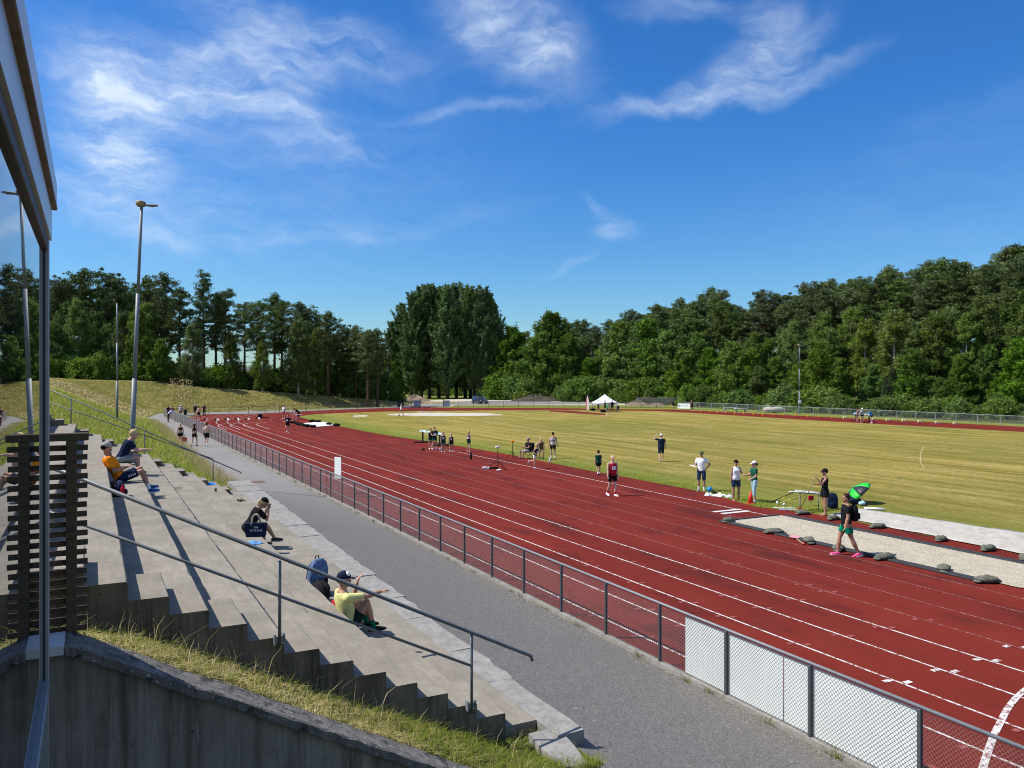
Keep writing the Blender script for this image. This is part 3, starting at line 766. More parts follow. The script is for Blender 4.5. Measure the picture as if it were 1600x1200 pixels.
# ------------------------------------------------------------------ trees
def cards(P, size, nrm=None, bias=.5, aspect=1.0, seed=0):
    """leaf-sized lozenges at P, facing roughly along nrm"""
    g = np.random.default_rng(seed); n = len(P)
    d = g.normal(size=(n, 3)); d /= np.linalg.norm(d, axis=1)[:, None]
    if nrm is not None: d = d*(1-bias) + nrm*bias; d /= np.linalg.norm(d, axis=1)[:, None] + 1e-9
    r = g.normal(size=(n, 3)); u = np.cross(d, r); u /= np.linalg.norm(u, axis=1)[:, None] + 1e-9; w = np.cross(d, u)
    s = (size*g.uniform(.55, 1.3, n))[:, None]
    v = np.stack([P - u*s*aspect, P + w*s*.5, P + u*s*aspect, P - w*s*.5], 1).reshape(-1, 3)
    f = np.arange(4*n).reshape(-1, 4); return v, f
def clump_points(C, rad, per, g, shell=.55):
    """points in ellipsoid clumps with outward normals"""
    n = len(C); d = g.normal(size=(n, per, 3)); d /= np.linalg.norm(d, axis=2)[..., None]
    rr = np.abs(g.normal(.78, .30, (n, per, 1))); rad = np.asarray(rad)
    P = C[:, None, :] + d*rr*rad.reshape(n, 1, 3) if rad.ndim == 2 else C[:, None, :] + d*rr*rad
    nn = d + np.array([0, 0, .45]); return P.reshape(-1, 3), nn.reshape(-1, 3)/np.linalg.norm(nn.reshape(-1, 3), axis=1)[:, None]
LEAF = dict(
    pine=mat_leaf('pine_needles', [(0.0463, 0.0799, 0.023), (0.0871, 0.1276, 0.0344), (0.1307, 0.165, 0.046), (0.0638, 0.1064, 0.0367)], .12),
    poplar=mat_leaf('poplar_leaves', [(0.0537, 0.1046, 0.0275), (0.0954, 0.1597, 0.0413), (0.1642, 0.2203, 0.0643), (0.0776, 0.1378, 0.0413)], .2),
    birch=mat_leaf('birch_leaves', [(0.0728, 0.1249, 0.023), (0.1216, 0.1814, 0.0347), (0.1823, 0.2383, 0.0501), (0.0972, 0.1587, 0.0347)], .3),
    broad=mat_leaf('broad_leaves', [(0.0601, 0.1189, 0.0171), (0.1001, 0.1772, 0.0248), (0.1551, 0.2378, 0.0362), (0.08, 0.1471, 0.0228)], .3),
    light=mat_leaf('bright_leaves', [(0.0713, 0.1337, 0.0178), (0.1114, 0.1857, 0.0267), (0.1633, 0.2451, 0.0386), (0.0861, 0.156, 0.0238)], .35),
    spruce=mat_leaf('spruce_needles', [(0.0262, 0.0481, 0.0164), (0.048, 0.0721, 0.0237), (0.0743, 0.0961, 0.0328)], .08))
BARK = dict(pine=mat_patchy('pine_bark', (.07, .042, .028), (.16, .085, .05), (.05, .035, .026), 2, .6, .03),
    grey=mat_patchy('grey_bark', (.045, .04, .034), (.10, .09, .075), (.03, .028, .024), 2, .6, .03),
    birch=mat_patchy('birch_bark', (.45, .43, .40), (.60, .58, .54), (.06, .055, .05), 1.6, .3, .02))
def trunk(h, r, bark, branches, g, bend=.25):
    mb = MB(); n = 7; px, py = g.normal(size=2)*bend
    pts = [V((px*math.sin(k/n*2.5), py*math.sin(k/n*2.1+.5)-py*.48, h*k/n - (.25 if k == 0 else 0))) for k in range(n+1)]
    mb.tube(pts, [r*(1.25 if k == 0 else 1)*(1-k/n*.86) for k in range(n+1)], 7)
    for (z, d, l) in branches:
        t = min(.999, z/h)*n; i = int(t); p = pts[i].lerp(pts[i+1], t-i); q = p + V(d)*l
        m = p.lerp(q, .5) + V((0, 0, .06*l)); rb = r*.34*(1-z/h*.6)
        mb.tube([p, m, q], [rb, rb*.6, rb*.22], 5)
    return mb, pts
def along(pts, h, z):
    n = len(pts)-1; t = max(0, min(.999, z/h))*n; i = int(t); return pts[i].lerp(pts[i+1], t-i)
PROT = {}
def make(kind, tm, bark, v, f, leaf):
    me_t = tm.build('t', BARK[bark], smooth=True); me_c = npmesh('c', v, f, LEAF[leaf])
    PROT.setdefault(kind, []).append((me_t.data, me_c.data))
    for o in (me_t, me_c): bpy.data.objects.remove(o)
def pine(seed, h, base, wid, conic, slim=False):
    g = np.random.default_rng(seed); br = []; C = []; rad = []
    nb = int((h-base*h)*6.0)
    for k in range(nb):
        u = (k+g.uniform(0, 1))/nb; z = h*(base + (1-base)*u)
        w = wid*((1-u)**.75*(.55+.45*min(1, u*5)) if conic else (math.sin(math.pi*min(1, .18+u*.80))**.7)) + .25
        a = g.uniform(0, 6.283); l = w*g.uniform(.55, 1.12); up = .12 + .5*u
        d = (math.cos(a), math.sin(a), up); br.append((z, d, l))
        for q in range(3 if l > 1.4 else 2):
            t = l*(1 - q*.33) ; C.append((math.cos(a)*t + g.normal()*.35, math.sin(a)*t + g.normal()*.35, z + up*t + .1 + g.normal()*.28)); s = g.uniform(.34, .78)*(.8+.08*wid); rad.append((s, s, s*g.uniform(.45, .8)))
    for k in range(5): br.append((h*g.uniform(base*.45, base), (math.cos(k*2.1), math.sin(k*2.1), -.05), g.uniform(.5, 1.3)))
    tm, pts = trunk(h*.98, .18+h*.008, 'pine', br, g)
    C = np.array(C); off = np.array([tuple(along(pts, h, c[2])) for c in C]); C[:, :2] += off[:, :2]
    P, nn = clump_points(C, np.array(rad), 52, g, .25)
    v, f = cards(P, .135, nn, .25, 1.5, seed); make('slim_pine' if slim else 'pine', tm, 'pine', v, f, 'pine')
def broad(kind, seed, h, base, wid, ncl, per, leaf, lsize, bark, droop=0.0, shape='oval', rcl=(.7, 1.3), tr=.014, bias=.45):
    g = np.random.default_rng(seed); C = []; rad = []; br = []
    lob = g.uniform(0, 6.28, 6)
    while len(C) < ncl:
        u = g.uniform(0, 1); a = g.uniform(0, 6.283)
        if shape == 'oval': w = math.sin(math.pi*min(1, .10+u*.86))**.62
        elif shape == 'egg': w = (math.sin(math.pi*min(1, .22+u*.74))**.8)*(1.12-.35*u)
        elif shape == 'cone': w = (1-u)**.8 + .08
        elif shape == 'dome': w = math.sqrt(max(0, 1-u*u))
        else: w = 1-.8*u
        w *= 1 + .17*math.sin(3*a+lob[0]+u*4) + .13*math.sin(5*a+lob[1]-u*7)
        r = wid*w*math.sqrt(g.uniform(.18, 1.0))
        z = h*(base + (1-base)*u*.97)
        C.append((r*math.cos(a), r*math.sin(a), z - droop*r*.5)); s = g.uniform(*rcl); rad.append((s*.9, s*.9, s*(1.0+.8*abs(droop))))
        if len(br) < 26 and r > .35*wid*w: 
            d = V((r*math.cos(a), r*math.sin(a), r*(.9-droop*.6))); z0 = max(h*base*.75, z - d.z); br.append((z0, tuple(d.normalized()), d.length*.9))
    tm, pts = trunk(h*.93, h*tr+.05, bark, br, g, .2)
    P, nn = clump_points(np.array(C), np.array(rad), per, g, .35)
    v, f = cards(P, lsize, nn, bias, 1.0, seed); make(kind, tm, bark, v, f, leaf)
for s in range(4): pine(20+s, 17+s*.6, .42+.05*(s % 3), 2.7+.25*(s % 2), False)
for s in range(2): pine(40+s, 19, .36, 2.3, True, True)
def shoots(kind, seed, h, base, wid, n, leaf, lsize, bark, elev, droop, shape, sig, per_m, tr=.012, subs=3, bias=.3, asp=1.0):
    """crown of leafy shoots running out from the trunk, each with side shoots"""
    g = np.random.default_rng(seed); P = []; br = []; lob = g.uniform(0, 6.28, 4)
    def prof_(u):
        return {'egg': (math.sin(math.pi*min(1, .22+u*.66))**.7)*(1.1-.22*u), 'oval': math.sin(math.pi*min(1, .14+u*.76))**.65, 'spire': (1-u)**.7*.9+.1, 'dome': math.sqrt(max(.02, 1-u*u))}[shape]
    def run(p0, d, l, s0, lvl):
        m = max(5, int(per_m*l*(1.0 if lvl else .8))); t = g.uniform(.12 if lvl else .25, 1.0, m)**.8; t = t[:, None]
        q = p0 + d*l*t; q[:, 2] -= droop*l*(t[:, 0]**2)
        w = s0*(1.05 - .72*t); P.append(q + g.normal(size=(m, 3))*w*np.array([1, 1, 1+.8*droop]))
    for k in range(n):
        u = g.uniform(0, 1)**.9; a = g.uniform(0, 6.283); wv = 1 + .16*math.sin(2*a+lob[0]+3*u) + .12*math.sin(5*a+lob[1]-5*u)
        l = (wid*prof_(u)*wv*g.uniform(.72, 1.15))/max(.35, math.cos(elev)); e = elev + (1.45-elev)*u**2.4*.62 + g.normal()*.16
        d = np.array([math.cos(a)*math.cos(e), math.sin(a)*math.cos(e), math.sin(e)]); z0 = max(h*base*.6, h*(base + (1-base)*u) - l*math.sin(e)*.8); l = min(l, (h*1.02 - z0)/max(.2, math.sin(e)))
        p0 = np.array([0, 0, z0]); run(p0, d, l, sig, 0)
        if len(br) < 34 and l > 1.2: br.append((z0, tuple(d), l*.8))
        for q in range(subs):
            t = g.uniform(.3, .85); a2 = a + g.normal()*.9; e2 = e + g.normal()*.3; d2 = np.array([math.cos(a2)*math.cos(e2), math.sin(a2)*math.cos(e2), math.sin(e2)])
            run(p0 + d*l*t - np.array([0, 0, droop*l*t*t]), d2, l*g.uniform(.25, .5), sig*.9, 1)
    tm, pts = trunk(h*.95, h*tr+.05, bark, br, g, .15); P = np.concatenate(P)
    nn = P - np.array([0, 0, h*.45]); nn /= np.linalg.norm(nn, axis=1)[:, None] + 1e-6; nn[:, 2] += .35
    v, f = cards(P, lsize, nn, bias, asp, seed); make(kind, tm, bark, v, f, leaf)
for s in range(4): shoots('poplar', 50+s, 26, .10, 3.4, 150, 'poplar', .28, 'grey', 1.0, -.10, 'oval', .36, 19, .012, 3)
for s in range(4): shoots('birch', 60+s, 15, .12, 2.5, 120, 'birch', .15, 'birch', .75, .55, 'oval', .34, 34, .008, 3)
for s in range(4): shoots('broadleaf', 70+s, 13, .05, 3.5, 130, 'broad', .21, 'grey', .6, .1, 'egg', .42, 27, .012, 3)
for s in range(3): shoots('bright_broadleaf', 80+s, 10, .04, 2.7, 100, 'light', .18, 'grey', .6, .1, 'egg', .38, 30, .012, 3)
for s in range(2): broad('spruce', 85+s, 13, .03, 2.9, 240, 46, 'spruce', .2, 'grey', .5, 'cone', (.45, .8), .011, .3)
for s in range(3): broad('shrub', 90+s, 3.0, .0, 1.9, 60, 70, 'broad', .15, 'grey', .2, 'dome', (.35, .7), .01)
for s in range(2): broad('bright_shrub', 95+s, 2.4, .0, 1.5, 46, 70, 'light', .13, 'grey', .2, 'dome', (.3, .6), .01)
TN = dict(pine='pine_tree', slim_pine='pine_tree', poplar='poplar_tree', birch='birch_tree', broadleaf='broadleaf_tree', bright_broadleaf='broadleaf_tree', spruce='spruce_tree', shrub='shrub', bright_shrub='shrub')
HT = dict(pine=17.9, slim_pine=19, poplar=26, birch=15, broadleaf=13, bright_broadleaf=10, spruce=13, shrub=3, bright_shrub=2.4)
def tree(kind, x, y, hh, label, group=None, z=None, wf=1.0):
    i = R.randrange(len(PROT[kind])); tm, cm = PROT[kind][i]; sh = 'shrub' in kind
    s = hh/HT[kind]; z = hgt(x, y) if z is None else z
    t = thing(TN[kind], label, 'shrub' if sh else 'tree', (x, y, z - .1), R.uniform(0, 6.28), group)
    t.scale = (s*wf*R.uniform(.92, 1.08), s*wf*R.uniform(.92, 1.08), s)
    link('stem' if sh else 'trunk', tm, t); link('foliage' if sh else 'crown', cm, t); return t
def bytop(kind, px, top, d, label, group=None, wf=1.0, sink=0):
    x, y = DD(px, d); z = hgt(x, y); zt = H + (HY-top)/F*d
    return tree(kind, x, y, max(1.2, zt - z), label, group, None, wf)
# --- left wood: pines one can tell apart, birches, undergrowth
Lp = 'pine with a bare reddish trunk in the dark wood behind the left grass bank'; Gp = 'pines in the wood behind the left bank'
tops = [(60, 452), (88, 432), (112, 437), (133, 424), (166, 421), (182, 440), (205, 452), (232, 446), (254, 441), (282, 462), (338, 470), (352, 459), (381, 478), (402, 474), (428, 471), (441, 474), (468, 476), (486, 486), (512, 497), (535, 503), (556, 522), (575, 518), (590, 523), (20, 440), (-15, 432), (-50, 450), (-90, 440)]
for px, tp in tops: bytop('pine', px, tp, R.uniform(138, 152), Lp, Gp, 1.05)
tag(bytop('slim_pine', 319, 430, 139, 'tallest pine of the left wood, with a narrow pointed crown against the sky', None, .95))
for px in [q for q in range(70, 600, 21) if not (265 < q < 455)]: bytop('pine', px + R.uniform(-7, 7), interp(px, [70, 300, 420, 600], [452, 472, 490, 528]) + R.uniform(-4, 14), R.uniform(156, 182), Lp, Gp, 1.1)
Lb = 'grey-green birch among the pines behind the left grass bank'; Gb = 'birches in the wood behind the left bank'
for px, tp in ((100, 470), (122, 465), (150, 480), (190, 485), (215, 478), (228, 470), (300, 505), (362, 520), (410, 530), (466, 492), (478, 500), (492, 510), (520, 520), (548, 530), (572, 540), (590, 545), (604, 556), (60, 480), (10, 470)):
    bytop('birch', px, tp, R.uniform(131, 142) + interp(px, [400, 620], [0, 24]), Lb, Gb, 1.15)
Lo = 'leafy broadleaf tree low among the trunks behind the left grass bank'; Go = 'broadleaf trees behind the left bank'
for px, tp in ((85, 505), (140, 520), (168, 508), (205, 535), (250, 530), (545, 560), (580, 558), (612, 566), (560, 548), (30, 520)): bytop('broadleaf', px, tp, R.uniform(129, 137) + interp(px, [400, 620], [0, 26]), Lo, Go, 1.0)
Ls = 'dark bush in the undergrowth along the top of the left grass bank'; Gs = 'bushes along the top of the left bank'
for px in range(60, 640, 10):
    cy = interp(px, [60, 200, 300, 400, 500, 600, 640], [584, 590, 599, 607, 615, 625, 630]); d = interp(px, [60, 300, 450, 640], [126, 131, 150, 170]) + R.uniform(-1, 7)
    bytop(R.choice(['shrub', 'shrub', 'bright_shrub']), px + R.uniform(-4, 4), cy - R.uniform(13, 33), d, Ls, Gs, 1.15)
# --- row of poplars beyond the road
Lq = 'tall dense dark-green poplar in the row beyond the road, its trunk bare at the foot'; Gq = 'poplars beyond the road'
for i, (px, tp) in enumerate(((612, 505), (628, 478), (643, 462), (658, 451), (671, 446), (686, 450), (699, 449), (713, 447), (727, 450), (741, 452), (756, 455), (768, 470), (620, 520), (775, 500), (650, 470), (735, 460))):
    bytop('poplar', px, tp, R.uniform(190, 203), Lq, Gq, 1.0)
# --- trees right of the poplars and up the wooded hill
Lr = 'dark pine standing high on the wooded hill beyond the back straight'; Gr = 'pines on the wooded hill'
sky = [(790, 520), (820, 515), (865, 492), (905, 512), (935, 505), (960, 497), (990, 488), (1010, 490), (1030, 482), (1060, 475), (1085, 474), (1125, 461), (1150, 473), (1200, 457), (1240, 462), (1275, 447), (1310, 440), (1340, 440), (1385, 430), (1425, 427), (1465, 420), (1500, 416), (1540, 417), (1570, 400), (1600, 391), (1640, 385)]
sk = lambda px: interp(px, [p[0] for p in sky], [p[1] for p in sky])
dfront = lambda px: interp(px, [780, 900, 1060, 1250, 1450, 1620], [186, 172, 150, 124, 108, 98])
for px in np.arange(880, 1650, 17):
    bytop('pine', px + R.uniform(-6, 6), sk(px) + R.uniform(-3, 12), dfront(px) + R.uniform(30, 48), Lr, Gr, 1.15)
for px in np.arange(800, 1650, 23):
    bytop('pine', px + R.uniform(-8, 8), sk(px) + R.uniform(8, 30), dfront(px) + R.uniform(20, 30), Lr, Gr, 1.2)
for px, tp in ((1125, 461), (1195, 457), (1275, 448), (1340, 438), (1390, 430), (1430, 426), (1470, 419), (1495, 415), (1573, 402), (1598, 391), (1030, 481), (985, 487)):
    bytop('pine', px, tp, dfront(px) + 26, 'pine whose crown stands out above its neighbours on the skyline of the wooded hill', 'skyline pines on the hill', 1.1)
Lt = 'slender birch with fine drooping foliage at the foot of the wooded hill'; Gt = 'birches on the wooded hill'
for px in np.arange(905, 1650, 25):
    k = interp(px, [900, 1150, 1300, 1600], [.45, .5, .36, .30]); tp = lerp(sk(px), 600, k) + R.uniform(-16, 18)
    bytop('birch', px + R.uniform(-8, 8), tp, dfront(px) + R.uniform(8, 17), Lt, Gt, 1.2)
for px, tp in ((1335, 470), (1290, 478), (1400, 480), (1480, 478), (1550, 462), (1590, 450), (1440, 500), (1235, 500), (1360, 500)):
    bytop('birch', px, tp, dfront(px) + R.uniform(12, 20), Lt, Gt, 1.25)
Lw = 'round full-leaved broadleaf tree at the edge of the forest beyond the back straight'; Gw = 'broadleaf trees along the forest edge'
for px, tp in ((862, 491), (846, 520), (885, 525), (800, 512), (920, 560), (970, 505), (1000, 515), (1015, 500), (1040, 520), (1078, 490), (1090, 520), (1110, 545), (1145, 535), (1175, 545), (1060, 560), (985, 565), (950, 575), (1210, 560), (1250, 565), (1310, 560), (1365, 570), (1420, 560), (1500, 560), (1545, 540), (1590, 530), (1630, 520)):
    bytop('broadleaf', px, tp, dfront(px) + R.uniform(3, 9), Lw, Gw, 1.12)
for px, tp in ((1070, 548), (1150, 565), (1185, 572), (1285, 535), (1430, 545), (1470, 590), (1560, 590), (1290, 590), (812, 565), (930, 588)):
    bytop('bright_broadleaf', px, tp, dfront(px) + R.uniform(1, 5), 'fresh green young broadleaf tree in front of the darker forest edge', 'bright young trees along the forest edge', 1.15)
for px, tp in ((1395, 575), (1412, 588), (1385, 590), (1130, 560), (1265, 590)): bytop('spruce', px, tp, dfront(px) + R.uniform(2, 6), 'dark conical spruce at the forest edge beyond the back straight', 'spruces along the forest edge', 1.1)
Lu = 'bush in the undergrowth behind the pale back-straight fence'; Gu = 'bushes behind the back-straight fence'
for px in np.arange(775, 1640, 13):
    by = interp(px, [775, 1000, 1060, 1250, 1450, 1620], [618, 628, 634, 640, 652, 660]); d = dfront(px) - 1 + R.uniform(-4, 2)
    if px < 1060: d += 2
    bytop(R.choice(['shrub', 'shrub', 'bright_shrub']), px + R.uniform(-5, 5), by - R.uniform(12, 38), d, Lu, Gu, 1.2)
for px in (645, 668, 690, 712, 735, 760, 780, 800): bytop('bright_shrub', px + R.uniform(-6, 6), R.uniform(601, 612), R.uniform(212, 225), 'pale green bush seen between the poplar trunks', 'bushes behind the poplars', 1.4)
for px in np.arange(600, 830, 17): bytop('broadleaf', px, R.uniform(540, 570), R.uniform(240, 262), 'distant broadleaf tree glimpsed between the poplar trunks', 'distant trees behind the poplars', 1.2)
Ld = 'distant tree seen low between the trunks of the left wood'
for px in np.arange(-40, 640, 15): bytop('broadleaf', px, R.uniform(571, 580), R.uniform(270, 300), Ld, 'distant trees behind the left wood', 1.6)
# green plants against the far end of the stand
for px, py, hh in ((246, 722, 1.0), (262, 726, 1.1), (236, 712, .8), (278, 735, .9), (341, 752, .6), (350, 758, .45), (325, 745, .7)):
    x, y = atY(px, py, 32.2 if px > 300 else 33)[0], (32.2 if px > 300 else 33)
    tree('bright_shrub', x, y, hh, 'leafy green weed clump growing against the far end of the concrete stand', 'weed clumps by the stand', hleft(x, y))

# ------------------------------------------------------------------ sky, sun, camera
w = bpy.data.worlds.new('World'); sc.world = w; w.use_nodes = True; nt = w.node_tree
bg = nt.nodes['Background']; bg.inputs['Strength'].default_value = .10
st = nt.nodes.new('ShaderNodeTexSky'); st.sky_type = 'NISHITA'; st.sun_disc = False
SUN_AZ = A - math.pi/2; SUN_EL = math.radians(52)     # sun stands square to the left of the view
st.sun_elevation = SUN_EL; st.sun_rotation = SUN_AZ; st.air_density = 1.0; st.dust_density = .4; st.ozone_density = 2.6
hs = nt.nodes.new('ShaderNodeHueSaturation'); hs.inputs['Saturation'].default_value = 1.22; hs.inputs['Hue'].default_value = .507; hs.inputs['Value'].default_value = .98
L(nt, st.outputs[0], hs.inputs['Color'])
tc = nt.nodes.new('ShaderNodeTexCoord'); sp = nt.nodes.new('ShaderNodeSeparateXYZ'); L(nt, tc.outputs['Generated'], sp.inputs[0])
def mth(op, a, b=None):
    n = nt.nodes.new('ShaderNodeMath'); n.operation = op
    for i, v in enumerate((a, b)):
        if v is None: continue
        if isinstance(v, (int, float)): n.inputs[i].default_value = v
        else: L(nt, v, n.inputs[i])
    return n.outputs[0]
az = mth('ARCTAN2', sp.outputs[0], sp.outputs[1]); el = mth('ARCSINE', sp.outputs[2])
cv = nt.nodes.new('ShaderNodeCombineXYZ'); L(nt, az, cv.inputs[0]); L(nt, el, cv.inputs[1])
# wisps: sky coordinates pushed about by noise, then soft patches filled with combed streaks
nz = nt.nodes.new('ShaderNodeTexNoise'); nz.inputs['Scale'].default_value = 5.5; nz.inputs['Detail'].default_value = 4; L(nt, cv.outputs[0], nz.inputs['Vector'])
def vm(op, a, b):
    n = nt.nodes.new('ShaderNodeVectorMath'); n.operation = op
    for i, v in enumerate((a, b)):
        if isinstance(v, tuple): n.inputs[i].default_value = v
        else: L(nt, v, n.inputs[i])
    return n
nz2 = nt.nodes.new('ShaderNodeTexNoise'); nz2.inputs['Scale'].default_value = 26; nz2.inputs['Detail'].default_value = 5; L(nt, cv.outputs[0], nz2.inputs['Vector'])
wv0 = vm('ADD', cv.outputs[0], vm('MULTIPLY', vm('SUBTRACT', nz2.outputs['Color'], (.5, .5, .5)).outputs[0], (.035, .03, 0)).outputs[0]).outputs[0]
wv = vm('ADD', wv0, vm('MULTIPLY', vm('SUBTRACT', nz.outputs['Color'], (.5, .5, .5)).outputs[0], (.10, .085, 0)).outputs[0]).outputs[0]
def px2sky(px, py):
    return A + math.atan((px-800)/F), math.atan((HY-py)/math.hypot(F, px-800))
tot = None
for px, py, rx, ry, rot, wt in ((215, 130, 110, 60, -20, .55), (170, 190, 70, 110, 20, .62), (190, 250, 75, 70, -40, .55), (350, 110, 190, 55, 15, .6), (480, 45, 210, 45, -8, .55), (420, 175, 130, 60, -22, .42), (520, 210, 120, 18, -20, .3), (800, 60, 150, 62, -28, .62), (860, 75, 60, 40, 20, .55), (740, 20, 90, 40, -40, .45), (740, 168, 120, 14, 5, .42),
        (1200, 40, 45, 70, 15, .55), (1180, 85, 110, 34, 25, .5), (1090, 155, 190, 22, 8, .55), (1220, 115, 140, 20, 14, .42), (1060, 15, 90, 22, 0, .35), (965, 365, 40, 22, -15, .55), (935, 330, 30, 12, -45, .25), (560, 365, 260, 18, 8, .30), (150, 330, 120, 26, -20, .42), (900, 415, 60, 8, 15, .2), (240, 330, 200, 60, 0, .22), (330, 230, 430, 210, 0, .20), (1500, 330, 300, 120, 0, .07), (1560, 180, 150, 50, 10, .08)):
    a, e = px2sky(px, py); mp = nt.nodes.new('ShaderNodeMapping'); mp.vector_type = 'TEXTURE'
    mp.inputs['Location'].default_value = (a, e, 0); mp.inputs['Rotation'].default_value = (0, 0, math.radians(rot)); mp.inputs['Scale'].default_value = (rx/F*1.15, ry/F*1.15, 1)
    L(nt, wv, mp.inputs['Vector']); ln = vm('LENGTH', mp.outputs[0], (0, 0, 0)).outputs['Value']
    mr = nt.nodes.new('ShaderNodeMapRange'); mr.interpolation_type = 'SMOOTHERSTEP'; mr.inputs[1].default_value = 1.25; mr.inputs[2].default_value = 0.0; mr.inputs[4].default_value = wt
    L(nt, ln, mr.inputs[0]); tot = mr.outputs[0] if tot is None else mth('ADD', tot, mr.outputs[0])
def streaks(scale, rot, s2, det, rough=.62):
    mp = nt.nodes.new('ShaderNodeMapping'); mp.inputs['Scale'].default_value = scale; mp.inputs['Rotation'].default_value = (0, 0, rot); L(nt, wv, mp.inputs['Vector'])
    n = nt.nodes.new('ShaderNodeTexNoise'); n.inputs['Scale'].default_value = s2; n.inputs['Detail'].default_value = det; n.inputs['Roughness'].default_value = rough; n.inputs['Distortion'].default_value = .15
    L(nt, mp.outputs[0], n.inputs['Vector']); return n.outputs[0]
sA = streaks((3, 9, 1), .60, 2.8, 10, .64); sB = streaks((5, 18, 1), -.55, 3.2, 10, .64)
stt = mth('MULTIPLY', ramp(nt, sA, [(.32, .10), (.70, 1.0)]), ramp(nt, sB, [(.26, .40), (.70, 1.0)]))
# unseen cirrus added behind, beside and above the view to whiten the fill light
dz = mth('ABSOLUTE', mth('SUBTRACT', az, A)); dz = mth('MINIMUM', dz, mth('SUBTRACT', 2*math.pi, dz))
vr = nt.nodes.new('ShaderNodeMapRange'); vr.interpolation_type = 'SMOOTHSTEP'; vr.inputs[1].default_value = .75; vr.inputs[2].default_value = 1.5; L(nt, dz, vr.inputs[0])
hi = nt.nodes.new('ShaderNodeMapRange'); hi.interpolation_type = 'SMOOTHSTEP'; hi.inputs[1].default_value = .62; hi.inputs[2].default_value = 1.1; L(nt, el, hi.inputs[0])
fill_veil = mth('MULTIPLY', mth('MAXIMUM', vr.outputs[0], hi.outputs[0]), mth('ADD', mth('MULTIPLY', sA, .36), .03))
fac = mth('MINIMUM', mth('MAXIMUM', mth('MULTIPLY', mth('MULTIPLY', tot, stt), .92), fill_veil), .8)
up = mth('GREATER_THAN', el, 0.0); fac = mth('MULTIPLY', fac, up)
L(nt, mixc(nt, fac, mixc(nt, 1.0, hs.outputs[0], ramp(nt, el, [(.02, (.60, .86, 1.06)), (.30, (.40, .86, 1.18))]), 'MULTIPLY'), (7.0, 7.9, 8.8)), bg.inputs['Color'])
sd = bpy.data.lights.new('sun', 'SUN'); sd.energy = 5.0; sd.angle = math.radians(.53); sd.color = (1, .945, .86)
so = bpy.data.objects.new('sun', sd); COL.objects.link(so)
dirv = V((math.sin(SUN_AZ)*math.cos(SUN_EL), math.cos(SUN_AZ)*math.cos(SUN_EL), math.sin(SUN_EL)))
so.rotation_euler = dirv.to_track_quat('Z', 'Y').to_euler(); so.location = dirv*200
cam = bpy.data.cameras.new('camera'); co = bpy.data.objects.new('camera', cam); COL.objects.link(co); sc.camera = co
cam.sensor_width = 36; cam.lens = F/1600*36; cam.shift_y = -12/1600; cam.clip_end = 4000; cam.clip_start = .02
co.location = (0, 0, H); co.rotation_euler = (math.pi/2, 0, -A)
sc.cycles.filter_width = 1.05
vs_ = sc.view_settings; vs_.view_transform = 'Standard'; vs_.look = 'None'; vs_.gamma = 1; vs_.exposure = .35
# ------------------------------------------------------------------ people
PEND = []   # figures whose remesh is baked at the end
def solid(mb, name, mat, parent, vox, sm=2, disp=None):
    o = mb.build(name, mat, parent, True)
    m = o.modifiers.new('r', 'REMESH'); m.mode = 'VOXEL'; m.voxel_size = vox; m.use_smooth_shade = True
    if sm: k = o.modifiers.new('s', 'SMOOTH'); k.iterations = sm; k.factor = .5
    PEND.append(o); return o
def cap_tube(mb, p, q, r0, r1, n=12):
    """tapered limb with round ends"""
    p = V(p); q = V(q); t = (q-p).normalized(); u = t.cross(V((0, 0, 1)) if abs(t.z) < .9 else V((1, 0, 0))).normalized(); w = t.cross(u)
    R_ = lambda c, r: [c + (u*math.cos(2*math.pi*k/n) + w*math.sin(2*math.pi*k/n))*r for k in range(n)]
    rings = []
    for a in (-80, -50, -20): a = math.radians(a); rings.append(R_(p + t*r0*math.sin(a), r0*math.cos(a)))
    rings.append(R_(p, r0)); rings.append(R_(q, r1))
    for a in (20, 50, 80): a = math.radians(a); rings.append(R_(q + t*r1*math.sin(a), r1*math.cos(a)))
    mb.loft(rings)
def limb(mb, pts, rs): 
    for i in range(len(pts)-1): cap_tube(mb, pts[i], pts[i+1], rs[i], rs[i+1])
def cut_tube(mb, p, q, r0, r1, n=14, squash=1.0):
    mb.tube([p, q], [r0, r1], n)
